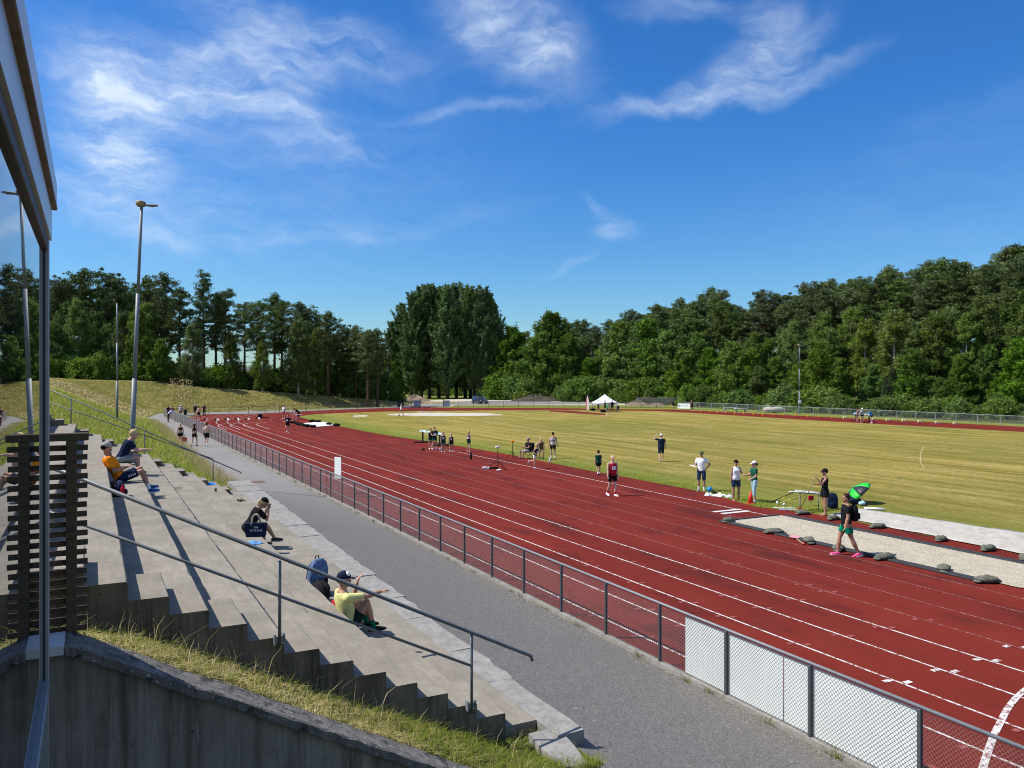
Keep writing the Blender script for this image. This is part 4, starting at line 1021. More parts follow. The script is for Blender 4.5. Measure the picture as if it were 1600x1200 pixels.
def person(label, loc, head, h=1.75, t=(0, 0, 1), hd=None, face=0.0, aL=((-.16, .02, -1), (-.05, .16, -1)), aR=((.16, .02, -1), (.05, .16, -1)),
           lL=((-.06, .02, -1), (0, -.03, -1)), lR=((.06, .02, -1), (0, -.03, -1)), skin=0, top=None, sleeve=.55, toplen=.0, bottom=None, leg=.55, dress=False,
           shoe='black', sock=None, hair='hair_brown', hairstyle='short', cap=None, capback=False, bib=False, sex='m', vox=.013, seat=None, group=None, look=0.0, fat=1.0, tank=False, crop=False, barefoot=False, near=False, bulk=1.0, capwhite=False, footdir=None):
    root = thing('person', label, 'person', (loc[0], loc[1], loc[2] if len(loc) > 2 else 0), -head, group)
    s = h/1.75; U = lambda d: V(d).normalized()
    t = U(t); sx = V((1, 0, 0)); fw = sx.cross(t)*-1
    fw = t.cross(sx)*-1 if t.cross(sx).y < 0 else t.cross(sx)
    kid = h < 1.45
    LT, LS, LA, LF, FOOTL, ANK = .425*s, .41*s, .28*s, .245*s, .25*s, .075*s
    shw = (.185 if sex == 'm' else .16)*s*(.92 if kid else 1); hpw = .095*s
    # hips
    lens = [(-(U(l[0])*LT + U(l[1])*LS).z) for l in (lL, lR)]
    hz = seat if seat is not None else max(lens) + ANK + .015*s
    P = V((0, 0, hz)); T = .50*s
    ch = P + t*T; nk = P + t*(.545*s); hdir = U(hd) if hd else (t*.75 + V((0, .06, .5))).normalized()
    hc = nk + hdir*(.135*s if not kid else .15*s); HS = s*(1.0 if not kid else 1.13)
    # head frame
    yaw = Matrix.Rotation(-face, 3, 'Z'); fd = yaw @ V((0, 1, 0)); fd = (fd + V((0, 0, look))).normalized(); hx = fd.cross(V((0, 0, 1))).normalized(); hz_ = hx.cross(fd).normalized()
    HM = Matrix((hx, fd, hz_)).transposed()
    hp = lambda x, y, z: hc + HM @ V((x*HS, y*HS, z*HS))
    b = MB(); f_ = fat
    def tor(mb, secs, n=18, ext=0.0):
        rings = []
        for (u, rx, ry, oy) in secs:
            c = P + t*(u*s) + fw*(oy*s)
            rings.append([c + sx*((rx*s+ext)*math.cos(2*math.pi*k/n)) + fw*((ry*s+ext)*math.sin(2*math.pi*k/n)) for k in range(n)])
        mb.loft(rings)
    if sex == 'm': secs = [(-.09, .10, .085, 0), (-.03, .158*f_, .108*f_, -.005), (.05, .158*f_, .105*f_, 0), (.15, .145*f_, .10*f_, .005), (.27, .160*f_, .112, .005), (.38, .178, .115, .0), (.45, .170, .095, -.012), (.50, .115, .07, -.018), (.54, .06, .055, -.015)]
    else: secs = [(-.09, .10, .085, 0), (-.03, .165*f_, .112*f_, -.01), (.05, .160*f_, .105*f_, 0), (.16, .125*f_, .088*f_, .005), (.27, .140*f_, .10, .01), (.36, .152, .115, .012), (.44, .150, .085, -.008), (.50, .095, .062, -.015), (.54, .052, .05, -.012)]
    tor(b, secs)
    cap_tube(b, nk - t*.05*s, hc - hdir*.04*s, .058*s, .052*s)
    # head: skull, jaw, nose, ears, brow
    b.ball(hp(0, -.012, .02), (.076*HS, .095*HS, .10*HS), 16, 12, HM); b.ball(hp(0, .028, -.045), (.056*HS, .062*HS, .07*HS), 14, 10, HM)
    b.ball(hp(0, .055, -.085), (.03*HS, .03*HS, .022*HS), 10, 8, HM)
    b.ball(hp(0, .096, -.018), (.014*HS, .022*HS, .024*HS), 8, 6, HM)
    b.ball(hp(0, .078, .028), (.05*HS, .014*HS, .012*HS), 10, 6, HM)
    for e in (-1, 1): b.ball(hp(e*.078, -.005, -.01), (.012*HS, .022*HS, .034*HS), 8, 6, HM)
    J = {}
    for sd, arm, lg in ((-1, aL, lL), (1, aR, lR)):
        sh = P + t*(.455*s) + sx*(sd*shw); el = sh + U(arm[0])*LA; wr = el + U(arm[1])*LF
        k_ = .9 if sex == 'f' or kid else bulk
        limb(b, [sh, sh.lerp(el, .45), el], [.054*s*k_, .047*s*k_, .038*s*k_]); limb(b, [el, el.lerp(wr, .3), wr], [.038*s*k_, .041*s*k_, .027*s*k_])
        hv = U(arm[2]) if len(arm) > 2 else (U(arm[1]) + V((0, .1, 0))).normalized()
        # palm, four fingers of different length, thumb
        pn = hv.cross(V((sd, .15, 0))).normalized(); ps = pn.cross(hv).normalized()
        if abs(ps.length) < .1: ps = V((0, 1, 0))
        tip = wr + hv*.085*s; pr = .017*s
        for q in (-.022, 0, .022): cap_tube(b, wr + hv*.012*s + ps*q*s*.7, tip + ps*q*s, pr, pr*.85, 8)
        curl = pn*(-.5 if pn.dot(V((-sd, .4, 0))) < 0 else .5)
        for q, ln in ((-.030, .062), (-.010, .074), (.010, .070), (.030, .055)):
            a0 = tip + ps*q*s; a1 = a0 + (hv + curl*.45).normalized()*ln*.55*s; a2 = a1 + (hv + curl*1.5).normalized()*ln*.5*s
            cap_tube(b, a0 - hv*.01*s, a1, .0098*s, .0090*s, 7); cap_tube(b, a1, a2, .0090*s, .0075*s, 7)
        tb = wr + hv*.025*s + ps*.028*s*(1 if ps.y > 0 else -1); td = (hv*.7 + ps*(.7 if ps.y > 0 else -.7) + curl*.3).normalized()
        cap_tube(b, tb, tb + td*.035*s, .013*s, .011*s, 7); cap_tube(b, tb + td*.035*s, tb + td*.035*s + (td+hv*.8).normalized()*.03*s, .011*s, .0085*s, 7)
        hipj = P + sx*(sd*hpw) - t*.03*s; kn = hipj + U(lg[0])*LT; an = kn + U(lg[1])*LS
        fm = f_**.5*bulk
        limb(b, [hipj, hipj.lerp(kn, .35), kn], [.088*s*fm, .080*s*fm, .052*s]); limb(b, [kn, kn.lerp(an, .32), kn.lerp(an, .75), an], [.050*s*bulk, .058*s*bulk, .040*s, .034*s])
        fdv = U(footdir[0 if sd < 0 else 1]) if footdir else U(lg[2]) if len(lg) > 2 else V((sd*.14, 1, 0)).normalized()
        shn = (kn-an).normalized(); fn = (shn - fdv*shn.dot(fdv)).normalized()
        heel = an - fn*.045*s - fdv*.045*s; ball_ = an - fn*.055*s + fdv*.115*s; toe = ball_ + fdv*.06*s
        limb(b, [an, heel], [.036*s, .030*s]); limb(b, [an, ball_, toe], [.036*s, .028*s, .020*s]); limb(b, [heel, ball_], [.028*s, .026*s])
        J[sd] = dict(sh=sh, el=el, wr=wr, hip=hipj, kn=kn, an=an, heel=heel, ball=ball_, toe=toe, fd=fdv, fn=fn, tip=tip, hv=hv)
    sk = SKIN[skin]
    body = solid(b, 'body', sk, root, vox, 1)
    # clothes
    e = .014*s + .004; cv_ = max(vox, .013)
    if top:
        m = MB(); lo = -.06 + toplen if not crop else .30
        S2 = []
        for (u, rx, ry, oy) in secs:
            if u < lo or u > (.462 if tank else .50): continue
            S2.append((u, rx, ry, oy))
        f0 = [float(np.interp(lo, [x[0] for x in secs], [x[i] for x in secs])) for i in (1, 2, 3)]
        S2 = [(lo, f0[0]+.006, f0[1]+.006, f0[2])] + S2
        if tank: S2.append((.472, .11, .078, -.014))
        else: S2.append((.512, .085, .062, -.018))
        tor(m, S2, ext=e)
        if tank:
            for sd in (-1, 1): cap_tube(m, P + t*.40*s + sx*sd*.085*s + fw*.075*s, P + t*.50*s + sx*sd*.085*s - fw*.005*s, .026*s, .024*s); cap_tube(m, P + t*.50*s + sx*sd*.085*s - fw*.015*s, P + t*.40*s + sx*sd*.085*s - fw*.085*s, .024*s, .026*s)
        else:
            for sd in (-1, 1):
                j = J[sd]; k = j['sh'].lerp(j['el'], min(1, sleeve)); r0 = .062*s + .004
                if sleeve > 0: m.ball(j['sh'] - t*.005*s, r0, 12, 8); m.tube([j['sh'], k], [r0, .056*s + .004 + (.006 if sleeve < .8 else 0)], 14)
                if sleeve > 1: limb(m, [j['el'], j['el'].lerp(j['wr'], sleeve-1)], [.050*s, .038*s])
        solid(m, 'shirt', top if not isinstance(top, str) else C(top), root, cv_, 3)
    if bottom:
        m = MB(); tor(m, [(-.10, .105*f_, .095, 0)] + [x for x in secs if -.05 < x[0] < .09] + [(.085, .152*f_, .104*f_, 0)], ext=e*.9)
        for sd in (-1, 1):
            j = J[sd]; L_ = leg
            if L_ <= 1: k = j['hip'].lerp(j['kn'], L_); m.ball(j['hip'], .098*s, 12, 8); m.tube([j['hip'], k], [.100*s, (.088 if L_ < .75 else .078)*s*fm], 14)
            else: limb(m, [j['hip'], j['hip'].lerp(j['kn'], .4), j['kn'], j['kn'].lerp(j['an'], .4), j['kn'].lerp(j['an'], L_-1)], [.098*s, .09*s, .066*s, .062*s, .052*s])
        if dress:
            a_ = J[-1]['hip'].lerp(J[-1]['kn'], leg); c_ = J[1]['hip'].lerp(J[1]['kn'], leg); m.tube([P, a_.lerp(c_, .5)], [.155*s, .175*s], 16)
        solid(m, 'dress_skirt' if dress else ('trousers' if leg > 1 else 'shorts'), C(bottom), root, cv_, 3)
    for sd in (-1, 1):
        j = J[sd]
        if sock: m = MB(); limb(m, [j['an'], j['an'].lerp(j['kn'], .28)], [.040*s, .044*s]); m.build('sock', C(sock), root, True)
        if shoe and not barefoot:
            m = MB(); fn, fd_ = j['fn'], j['fd']
            limb(m, [j['heel'] + fn*.022*s, j['ball'] + fn*.010*s, j['toe'] + fn*.004*s], [.042*s, .041*s, .030*s]); cap_tube(m, j['an'] - fn*.012*s, j['heel']+fn*.02*s, .042*s, .040*s); cap_tube(m, j['an']-fn*.01*s, j['ball']+fn*.012*s, .040*s, .036*s)
            o = solid(m, 'shoe', C(shoe), root, .011, 1)
            if h*1 > 0 and near or shoe in ('pink', 'shoeblue'):
                q = MB(); z0 = j['heel'] - fn*.028*s; sdv = fd_.cross(fn)
                ring = lambda c, k: [c + sdv*a_ for a_ in (-k, k)]
                pts_ = [(z0 - fd_*.045*s, .03), (z0 - fd_*.03*s, .04), (z0 + fd_*.07*s, .038), (j['ball'] - fn*.026*s, .046), (j['toe'] - fn*.020*s, .036), (j['toe'] + fd_*.03*s - fn*.016*s, .016)]
                rr = [[c - sdv*k*s - fn*.014*s, c + sdv*k*s - fn*.014*s, c + sdv*(k+.003)*s + fn*.012*s, c - sdv*(k+.003)*s + fn*.012*s] for c, k in pts_]
                q.loft(rr).build('sole', C('white' if shoe != 'black' else 'black'), o)
    # hair, cap
    if hair and hairstyle != 'bald':
        m = MB(); m.ball(*((hp(0, -.024, .020), (.086*HS, .100*HS, .092*HS)) if cap else (hp(0, -.022, .044), (.089*HS, .102*HS, .104*HS))), 18, 12, HM)
        if hairstyle == 'pony': limb(m, [hp(0, -.10, .05), hp(0, -.135, -.01), hp(0, -.125, -.13)], [.035*HS, .034*HS, .014*HS])
        if hairstyle == 'long': limb(m, [hp(0, -.06, .0), hp(0, -.08, -.10), hp(0, -.07, -.20)], [.075*HS, .07*HS, .045*HS])
        if hairstyle == 'bun': m.ball(hp(0, -.115, .03), .045*HS)
        k = MB(); 
        # keep the face clear: cut the hair mass in front of a slanting plane
        for v_ in range(len(m.v)):
            q = HM.inverted() @ (V(m.v[v_]) - hc)/HS
            lim = .052 + .55*(q.z - .075) if q.z < .1 else .075
            if q.y > lim and q.z < .095: q.y = lim; m.v[v_] = tuple(hc + HM @ (q*HS))
            if q.z < -.035 and hairstyle == 'short' and q.y > -.075: q.z = -.035; m.v[v_] = tuple(hc + HM @ (q*HS))
        m.build('hair', C(hair), root, True)
    if cap:
        m = MB(); n = 16; rings = []
        for a in (0, 20, 42, 64, 84):
            a = math.radians(a); rings.append([hp(.096*math.cos(a)*math.cos(2*math.pi*k/n), -.012 + .113*math.cos(a)*math.sin(2*math.pi*k/n), .034 + .108*math.sin(a)) for k in range(n)])
        m.loft(rings); o = m.build('cap', C(cap), root, True)
        sg = -1 if capback else 1; m = MB(); q = []
        for k in range(9):
            a = math.pi*(k/8); q.append((.074*math.cos(a), sg*(.075 + .10*math.sin(a)**.8), .040 - .022*math.sin(a)))
        up_ = [hp(*p) for p in q]; dn = [hp(p[0], p[1], p[2]-.008) for p in q]
        m.add(up_ + dn, [tuple(range(9)), tuple(range(17, 8, -1))] + [(i, i+9, (i+1) % 9 + 9, (i+1) % 9) for i in range(9)])
        m.build('brim', C(cap), o, True)
        if capwhite:
            m = MB(); m.ball(hp(.035, .02, .085), (.05*HS, .045*HS, .05*HS), 10, 8, HM); m.build('front_panel', C('white'), o, True)
    if bib:
        c = P + t*.27*s + fw*(.112*s + e + .012); m = MB(); a_ = sx*.085*s; d_ = t*.075*s
        m.add([c-a_-d_, c+a_-d_, c+a_+d_, c-a_+d_, c-a_-d_-fw*.012, c+a_-d_-fw*.012, c+a_+d_-fw*.012, c-a_+d_-fw*.012], [(0, 1, 2, 3), (7, 6, 5, 4), (0, 4, 5, 1), (1, 5, 6, 2), (2, 6, 7, 3), (3, 7, 4, 0)])
        m.build('race_bib', C('white'), root)
    if near or vox < .014:
        m = MB()
        for q in (-1, 1): m.ball(hp(q*.030, .079, .008), (.011*HS, .008*HS, .007*HS), 8, 6, HM)
        m.build('eyes', M('dark_eye', (.02, .015, .012), .3), body, True)
        m = MB(); m.ball(hp(0, .083, -.058), (.022*HS, .010*HS, .007*HS), 8, 6, HM); m.build('mouth', M('lips', (.30, .10, .085), .5), body, True)
    root['_'] = 1; del root['_']
    root.name = 'person'
    J['P'] = P; J['t'] = t; J['fw'] = fw; J['s'] = s; J['hc'] = hc; J['root'] = root; J['HM'] = HM
    return J
def W(J, p):
    """a point of a figure in plan coordinates"""
    r = J['root']; return Matrix.Translation(r.location) @ r.rotation_euler.to_matrix().to_4x4() @ V(p)
def hd(rel): return A + math.radians(rel)
WALK = dict(lL=((-.05, .38, -1), (0, -.05, -1)), lR=((.05, -.28, -1), (0, -.55, -1), (0, 1, -.5)), aL=((-.15, -.3, -1), (-.05, .05, -1)), aR=((.15, .25, -1), (.0, .55, -1)))
WALK2 = dict(lR=((.05, .36, -1), (0, -.05, -1)), lL=((-.05, -.25, -1), (0, -.5, -1), (0, 1, -.5)), aR=((.15, -.3, -1), (.05, .05, -1)), aL=((-.15, .25, -1), (.0, .5, -1)))
STRIDE = dict(lL=((-.04, .55, -1), (0, .12, -1), (0, 1, .25)), lR=((.04, -.30, -1), (0, -.62, -1), (0, 1, -.55)), aL=((-.14, -.35, -1), (-.05, .05, -1)), aR=((.14, .12, -1), (.0, .28, -1)))
HIPS = dict(aL=((-.75, -.25, -1), (.75, .35, -.6)), aR=((.75, -.25, -1), (-.75, .35, -.6)))
BENT = dict(t=(0, .85, .6), hd=(0, .75, .5), aL=((-.1, .25, -1), (0, .3, -1)), aR=((.1, .25, -1), (0, .3, -1)), lL=((-.08, .15, -1), (0, -.25, -1)), lR=((.08, .15, -1), (0, -.25, -1)))
KNEES = dict(t=(0, .6, .8), hd=(0, .45, .8), aL=((-.12, .35, -1), (.02, .1, -1)), aR=((.12, .35, -1), (-.02, .1, -1)), lL=((-.1, .22, -1), (0, -.3, -1)), lR=((.1, .22, -1), (0, -.3, -1)))
def at(px, py, z=0.0): x, y = G(px, py, z); return (x, y, z)
Z1 = .008
# walkers on the path
wk = person('woman in black crop top and shorts walking up the path with a red bag', at(282, 696), hd(2), 1.76, skin=0, sex='f', top='black', tank=True, crop=True, bottom='black', leg=.42, hair='blond', hairstyle='pony', shoe='white', vox=.016, **{**WALK, 'aR': ((.22, 0, -1), (.12, .05, -1))})
person('woman in black sportswear with hanging hair walking between two others on the path', at(304, 697), hd(2), 1.72, skin=0, sex='f', top='black', tank=True, crop=True, bottom='black', leg=.45, hair='hair_brown', hairstyle='long', shoe='black', vox=.016, **WALK2)
person('bare-chested man in black shorts walking up the path beside the fence', at(323, 697), hd(2), 1.80, skin=2, bottom='black', leg=.62, hair='hair_brown', shoe='white', sock='white', vox=.016, **WALK)
person('person in a pale grey top and brown trousers leaning over the fence by the path', at(263, 659.5), hd(62), 1.78, t=(0, .72, .75), hd=(0, .5, .8), aL=((-.1, .9, -.5), (.1, .9, .1)), aR=((.1, .9, -.5), (-.1, .9, .1)), top='lav', sleeve=1.7, bottom='maroon', leg=1.85, hair='hair_dark', vox=.018)
# by the start at the far end of the straight
sp_ = [((263, 655), 120, 1.78, dict(top='maroon', sleeve=.5, bottom='black', leg=.6, hair='hair_dark', **HIPS), 'person in a dull red shirt standing behind the far corner of the fence'),
  ((269, 655.5), 150, 1.66, dict(top='black', sleeve=.5, bottom='black', leg=.6, hair='hair_dark'), 'person in a black shirt half hidden behind the leaning spectator'),
  ((282, 652.5), 190, 1.62, dict(top='lav', sleeve=.4, bottom='maroon', leg=.5, cap='white', **HIPS), 'person in a pale lavender top, dark red shorts and white cap near the start'),
  ((289.5, 656), 170, 1.52, dict(top='dgreen', sleeve=.4, bottom='dgreen', leg=.5, hair='hair_brown'), 'short athlete in dark green standing close behind the fence near the start'),
  ((305, 652.5), 200, 1.78, dict(top='dgreen', sleeve=1.4, bottom='black', leg=.3, cap='white', shoe='white'), 'athlete in a long-sleeved dark green top and white cap near the start'),
  ((310.5, 657), 10, 1.72, dict(skin=2, bottom='black', leg=.55, hair='hair_dark', shoe='black', sock='white'), 'bare-backed athlete in black shorts standing by the fence at the start'),
  ((319, 651), 180, 1.66, dict(top='maroon', sleeve=.4, bottom='black', leg=1.85, hair='hair_dark', shoe='white', **HIPS), 'person in a dark red top and long black trousers with elbows out at the start'),
  ((443.5, 654.5), 200, 1.72, dict(top='white', sleeve=.5, bottom='red', leg=.45, hair='hair_dark', shoe='white'), 'person in a white shirt and red shorts standing behind the jogging athlete'),
  ((467, 655.5), 250, 1.72, dict(top='black', sleeve=.5, bottom='black', leg=1.3, hair='hair_dark', **BENT), 'person in black bending over the white hurdles near the bend'),
  ((627, 649.5), 265, 1.62, dict(top='white', sleeve=.4, bottom='black', leg=.4, hair='blond', **STRIDE), 'small athlete in white striding along the pale patch at the far end of the infield'),
  ((449.5, 676.5), 185, 1.72, dict(top='black', sleeve=.55, bottom='black', leg=.5, hair='hair_brown', shoe='white', bib=True, aL=((-.6, -.1, -.8), (-.7, .5, .1)), aR=((.3, -.3, -1), (0, .9, -.1)), lL=((-.05, .05, -1), (0, -.15, -1)), lR=((.05, .45, -1), (0, -.9, -.8), (0, .8, -.8))), 'jogging athlete in black shirt and shorts with a bib coming round the bend')]
for (p, rel, h, kw, lab) in sp_:
    person(lab, at(*p, Z1), hd(rel), h, vox=.018, **kw)
# youngsters by the steeplechase barrier
person('youngster half hidden behind the tallest boy at the wooden barrier', at(673, 701.5, Z1), hd(150), 1.50, skin=0, top='dgreen', tank=True, bottom='green', leg=.4, hair='hair_brown', shoe='white', vox=.015)
person('tallest of the young athletes by the barrier, with a bib and green shorts', at(679, 702, Z1), hd(165), 1.62, top='dgreen', sleeve=.4, bottom='bottle', leg=.5, hair='hair_dark', shoe='lav', bib=True, vox=.014, aL=((-.3, .1, -1), (.75, .6, -.1)), aR=((.3, .1, -1), (-.75, .6, -.15)))
person('blond boy in dark green with a bib in the middle of the barrier group', at(692.5, 706, Z1), hd(175), 1.40, top='dgreen', tank=True, bottom='bottle', leg=.5, hair='blond', shoe='white', bib=True, vox=.014)
person('smallest boy of the group by the barrier, in black with a bib and white shoes', at(705, 705.5, Z1), hd(180), 1.27, top='black', tank=True, bottom='black', leg=.5, hair='blond', shoe='white', bib=True, vox=.014, aR=((.3, .1, -1), (.2, .3, -1)))
person('boy in a dark top and green shorts standing apart from the group by the barrier', at(732.5, 705.5, Z1), hd(215), 1.42, top='dgreen', tank=True, bottom='bottle', leg=.42, hair='blond', shoe='beige', bib=True, vox=.014, aL=((-.25, .15, -1), (.5, .8, .1)), aR=((.25, .15, -1), (-.5, .8, .1)))
# officials and children by the wind gauge
CHR = at(824, 716, Z1)
person('man in a black shirt and grey shorts sitting in a black folding chair', CHR, hd(238), 1.78, seat=.50, t=(0, -.12, 1), lL=((-.1, 1, -.05), (0, -.05, -1)), lR=((.1, 1, -.08), (0, .1, -1)), top='black', sleeve=.55, bottom='grey', leg=.75, cap='greycap', shoe='navy', vox=.014, aL=((-.2, .4, -1), (.1, 1, .0)), aR=((.2, .4, -1), (-.1, 1, .0)))
person('blond boy in green and white running along the track past the chair', at(836, 731.5, Z1), hd(125), 1.42, t=(0, .28, 1), top='dgreen', tank=True, bottom='white', leg=.5, hair='blond', shoe='lav', bib=True, vox=.014, lR=((.05, .12, -1), (0, -.05, -1)), lL=((-.05, -.42, -1), (0, -1, -.15), (0, -.25, -1)), aL=((-.15, .5, -1), (.3, .9, .3)), aR=((.15, -.6, -1), (-.1, .75, -.4)))
person('blond child bending forward with hands on knees at the turf edge', at(846, 718, Z1), hd(185), 1.52, top='khaki', tank=True, bottom='khaki', leg=.4, hair='blond', shoe='black', vox=.014, **KNEES)
STR = mat_stripes('red_white_hoops', (.75, .73, .72), (.13, .02, .04), .085)
person('man in a red and white striped singlet seen from behind near the chair', at(864, 716.5, Z1), hd(12), 1.70, top=STR, tank=True, bottom='black', leg=.6, hair='hair_brown', shoe='grey', sock='white', vox=.014, aL=((-.2, .02, -1), (-.1, .12, -1)), aR=((.26, .02, -1), (.22, .12, -1)))
person('small boy in a dark green shirt standing at the turf edge behind the bald runner', at(935, 742, Z1), hd(350), 1.32, top='bottle', sleeve=.55, bottom='black', leg=.62, hair='hair_brown', shoe='black', sock='white', vox=.013, **{**WALK2, 'aR': ((.15, .0, -1), (.05, .1, -1)), 'aL': ((-.15, 0, -1), (-.05, .1, -1))})
person('bald athlete in a red singlet and black shorts with a bib walking on the track', at(957, 774.5, Z1), hd(160), 1.80, skin=2, top='red', tank=True, bottom='black', leg=.66, hair=None, hairstyle='bald', shoe='white', sock='red', bib=True, vox=.012, near=True,
    lL=((-.02, .18, -1), (0, .02, -1)), lR=((.04, -.15, -1), (0, -.45, -1), (0, 1, -.45)), aL=((-.16, -.1, -1), (-.05, .15, -1)), aR=((.2, .05, -1), (.1, .35, -1)))['root']['label'] = 'bald athlete in a red singlet and black shorts with a bib walking on the track'
person('man in navy and white cap walking away over the turf, hand raised to head', at(1033, 721, Z1), hd(3), 1.74, skin=0, fat=1.18, top='navy', sleeve=.6, bottom='navy', leg=.85, cap='white', hair='grey', shoe='grey', vox=.013, **{**WALK2, 'aL': ((-.9, .15, .15), (.75, .2, .9)), 'aR': ((.22, .05, -1), (.1, .25, -1))})
cl = person('man in a white T-shirt, denim shorts and dark green cap holding a clipboard', at(1096, 767, Z1), hd(205), 1.84, skin=1, top='white', sleeve=.7, bottom='denim', leg=.95, cap='khaki', shoe='grey', sock='white', vox=.012, near=True, aR=((.18, .15, -1), (.15, 1, -.05)), aL=((-.7, -.35, -.9), (.5, .3, -.7)))
person('woman in a white sleeveless top, denim shorts and black cap reaching out her hand', at(1150, 782, Z1), hd(170), 1.74, skin=1, sex='f', fat=1.12, top='white', tank=False, sleeve=0, bottom='denim', leg=.72, cap='black', hair='blond', hairstyle='pony', shoe=None, barefoot=True, vox=.012, near=True, aL=((-.28, .3, -1), (-.75, .85, -.15)), aR=((.16, .0, -1), (.1, .1, -1)))
person('person in a green T-shirt, pale blue shorts and white cap facing the woman in white', at(1178.5, 784.5, Z1), hd(262), 1.74, skin=0, top='bottle', sleeve=.6, bottom='lblue', leg=1.12, cap='white', hair='hair_brown', hairstyle='pony', shoe='lblue', vox=.012, near=True, lL=((-.08, .15, -1), (0, -.1, -1)), lR=((.06, -.05, -1), (0, -.15, -1)), aR=((.12, .4, -1), (.0, 1, .02)), aL=((-.12, .12, -1), (.1, .8, -.4)))
rk = person('barefoot woman in a black playsuit and cap holding a rake by the sand pit', at(1289, 805, Z1), hd(278), 1.78, skin=1, sex='f', top='black', tank=True, bottom='black', leg=.5, dress=True, cap='black', hair='hair_dark', shoe=None, barefoot=True, vox=.011, near=True, look=-.15, lL=((-.07, .06, -1), (0, -.05, -1)), lR=((.07, .02, -1), (0, -.12, -1)), aL=((-.1, .6, -.75), (.05, .55, .85)), aR=((.12, .25, -1), (-.12, 1, .05)))
gm = person('muscular man in black T-shirt, green shorts and pink shoes striding past the sand pit', at(1322, 868, Z1), hd(274), 1.86, skin=1, top='black', sleeve=.62, bottom='jade', leg=.56, hair='hair_brown', shoe='pink', vox=.009, near=True, fat=1.1, bulk=1.15, **{**STRIDE, 'lL': ((-.03, -.30, -1), (0, -.50, -1), (0, 1, -.30)), 'lR': ((.03, .36, -1), (0, .10, -1), (0, 1, .12)), 'aL': ((-.16, .10, -1), (-.08, .30, -1)), 'aR': ((.16, -.3, -1), (.05, .1, -1))})
# around the tent
for (p, rel, h, kw, lab) in [((949.5, 648, Z1), 230, 1.68, dict(top='brightgreen', sleeve=.6, bottom='bottle', leg=.6, hair='hair_brown', shoe='white'), 'athlete in a bright green shirt standing in front of the white tent'),
  ((956.5, 643.2, Z1), 180, 1.72, dict(top='black', sleeve=1.2, bottom='black', leg=1.6, hair='hair_dark'), 'person dressed all in black standing under the white tent'),
  ((945.5, 644, Z1), 60, 1.72, dict(top='black', sleeve=.4, bottom='black', leg=.6, hair='hair_brown', aL=((-.2, .4, -1), (0, 1, .1))), 'person in a black shirt with pale arms under the middle of the tent'),
  ((934.6, 642.6, Z1), 130, 1.74, dict(top='khaki', sleeve=.6, bottom='khaki', leg=1.5, hair='hair_dark'), 'thin person in dark clothes beside the left tent leg'),
  ((965.5, 643.6, Z1), 200, 1.40, dict(top='navy', sleeve=1.2, bottom='navy', leg=1.4, cap='white', seat=.45, lL=((-.1, 1, 0), (0, -.1, -1)), lR=((.1, 1, 0), (0, -.1, -1))), 'person in navy with a white cap crouching right of the tent'),
  ((1053, 639.8, Z1), 260, 1.66, dict(top='black', sleeve=.5, bottom='black', leg=.6, hair='hair_dark', shoe='beige', **BENT), 'person in black bending down beside the white banner'),
  ((1081, 641.2, Z1), 190, 1.52, dict(top='maroon', sleeve=.4, bottom='black', leg=1.8, hair='blond', shoe='white', skin=2), 'person in a dark red vest and black trousers standing right of the white banner'),
  ((1339, 659.5, Z1), 150, 1.58, dict(top='pink' if False else 'tan', tank=True, bottom='black', leg=.4, hair='hair_brown', shoe='red', t=(0, .3, 1)), 'person with a bare tanned back at the left end of the far barrier'),
  ((1347, 659.8, Z1), 200, 1.68, dict(top='grey', sleeve=1.5, bottom='black', leg=.4, cap='white', shoe='white', t=(0, .3, 1)), 'person in a grey hooded top behind the middle of the far barrier'),
  ((1362, 661.2, Z1), 290, 1.66, dict(top='blue', sleeve=.6, bottom='black', leg=.45, hair='hair_dark', shoe='white', **{**BENT, 't': (0, .6, .85)}), 'person in a bright blue shirt leaning on the right end of the far barrier')]:
    person(lab, at(*p), hd(rel), h, vox=.02, **kw)
# on the stand
def seatpt(px, py, z): x, y = G(px, py, z); return x, y
ox, oy = seatpt(196, 753, TZ(1))
ora = person('man in an orange T-shirt and backward grey cap lounging on a stand step', (TX(0)+.25, oy, TZ(1)), math.radians(88), 1.82, seat=.12, t=(0, -.50, .9), hd=(0, .15, 1), look=-.25, skin=1, top='orange', sleeve=.75, bottom='navy', leg=.80, cap='greycap', capback=True, hair='hair_dark', shoe='shoeblue', sock='white', vox=.0085, near=True,
    lL=((-.10, 1, .42), (0, .42, -1), (0, 1, .15)), lR=((.12, 1, .34), (.03, .36, -1), (.1, 1, .1)), aL=((-.15, .38, -1), (.15, 1, .22)), aR=((.2, .40, -1), (-.2, 1, .30)))
nx, ny = seatpt(205, 722, TZ(1))
nav = person('man in a dark navy polo shirt and pale shorts sitting forward with elbows on knees', (TX(1)-.33, ny, TZ(1)), math.radians(92), 1.80, seat=.12, t=(0, .42, .85), hd=(0, .55, .8), look=-.2, skin=0, top='navy', sleeve=.7, bottom='stone', leg=.72, hair='blond', hairstyle='short', shoe='brown', vox=.009, near=True,
    lL=((-.10, 1, .18), (0, .04, -1)), lR=((.10, 1, .10), (0, .0, -1)), aL=((-.08, .62, -.75), (.2, 1, -.02)), aR=((.08, .62, -.75), (-.2, 1, .02)))
bx, by = seatpt(394, 831, TZ(4))
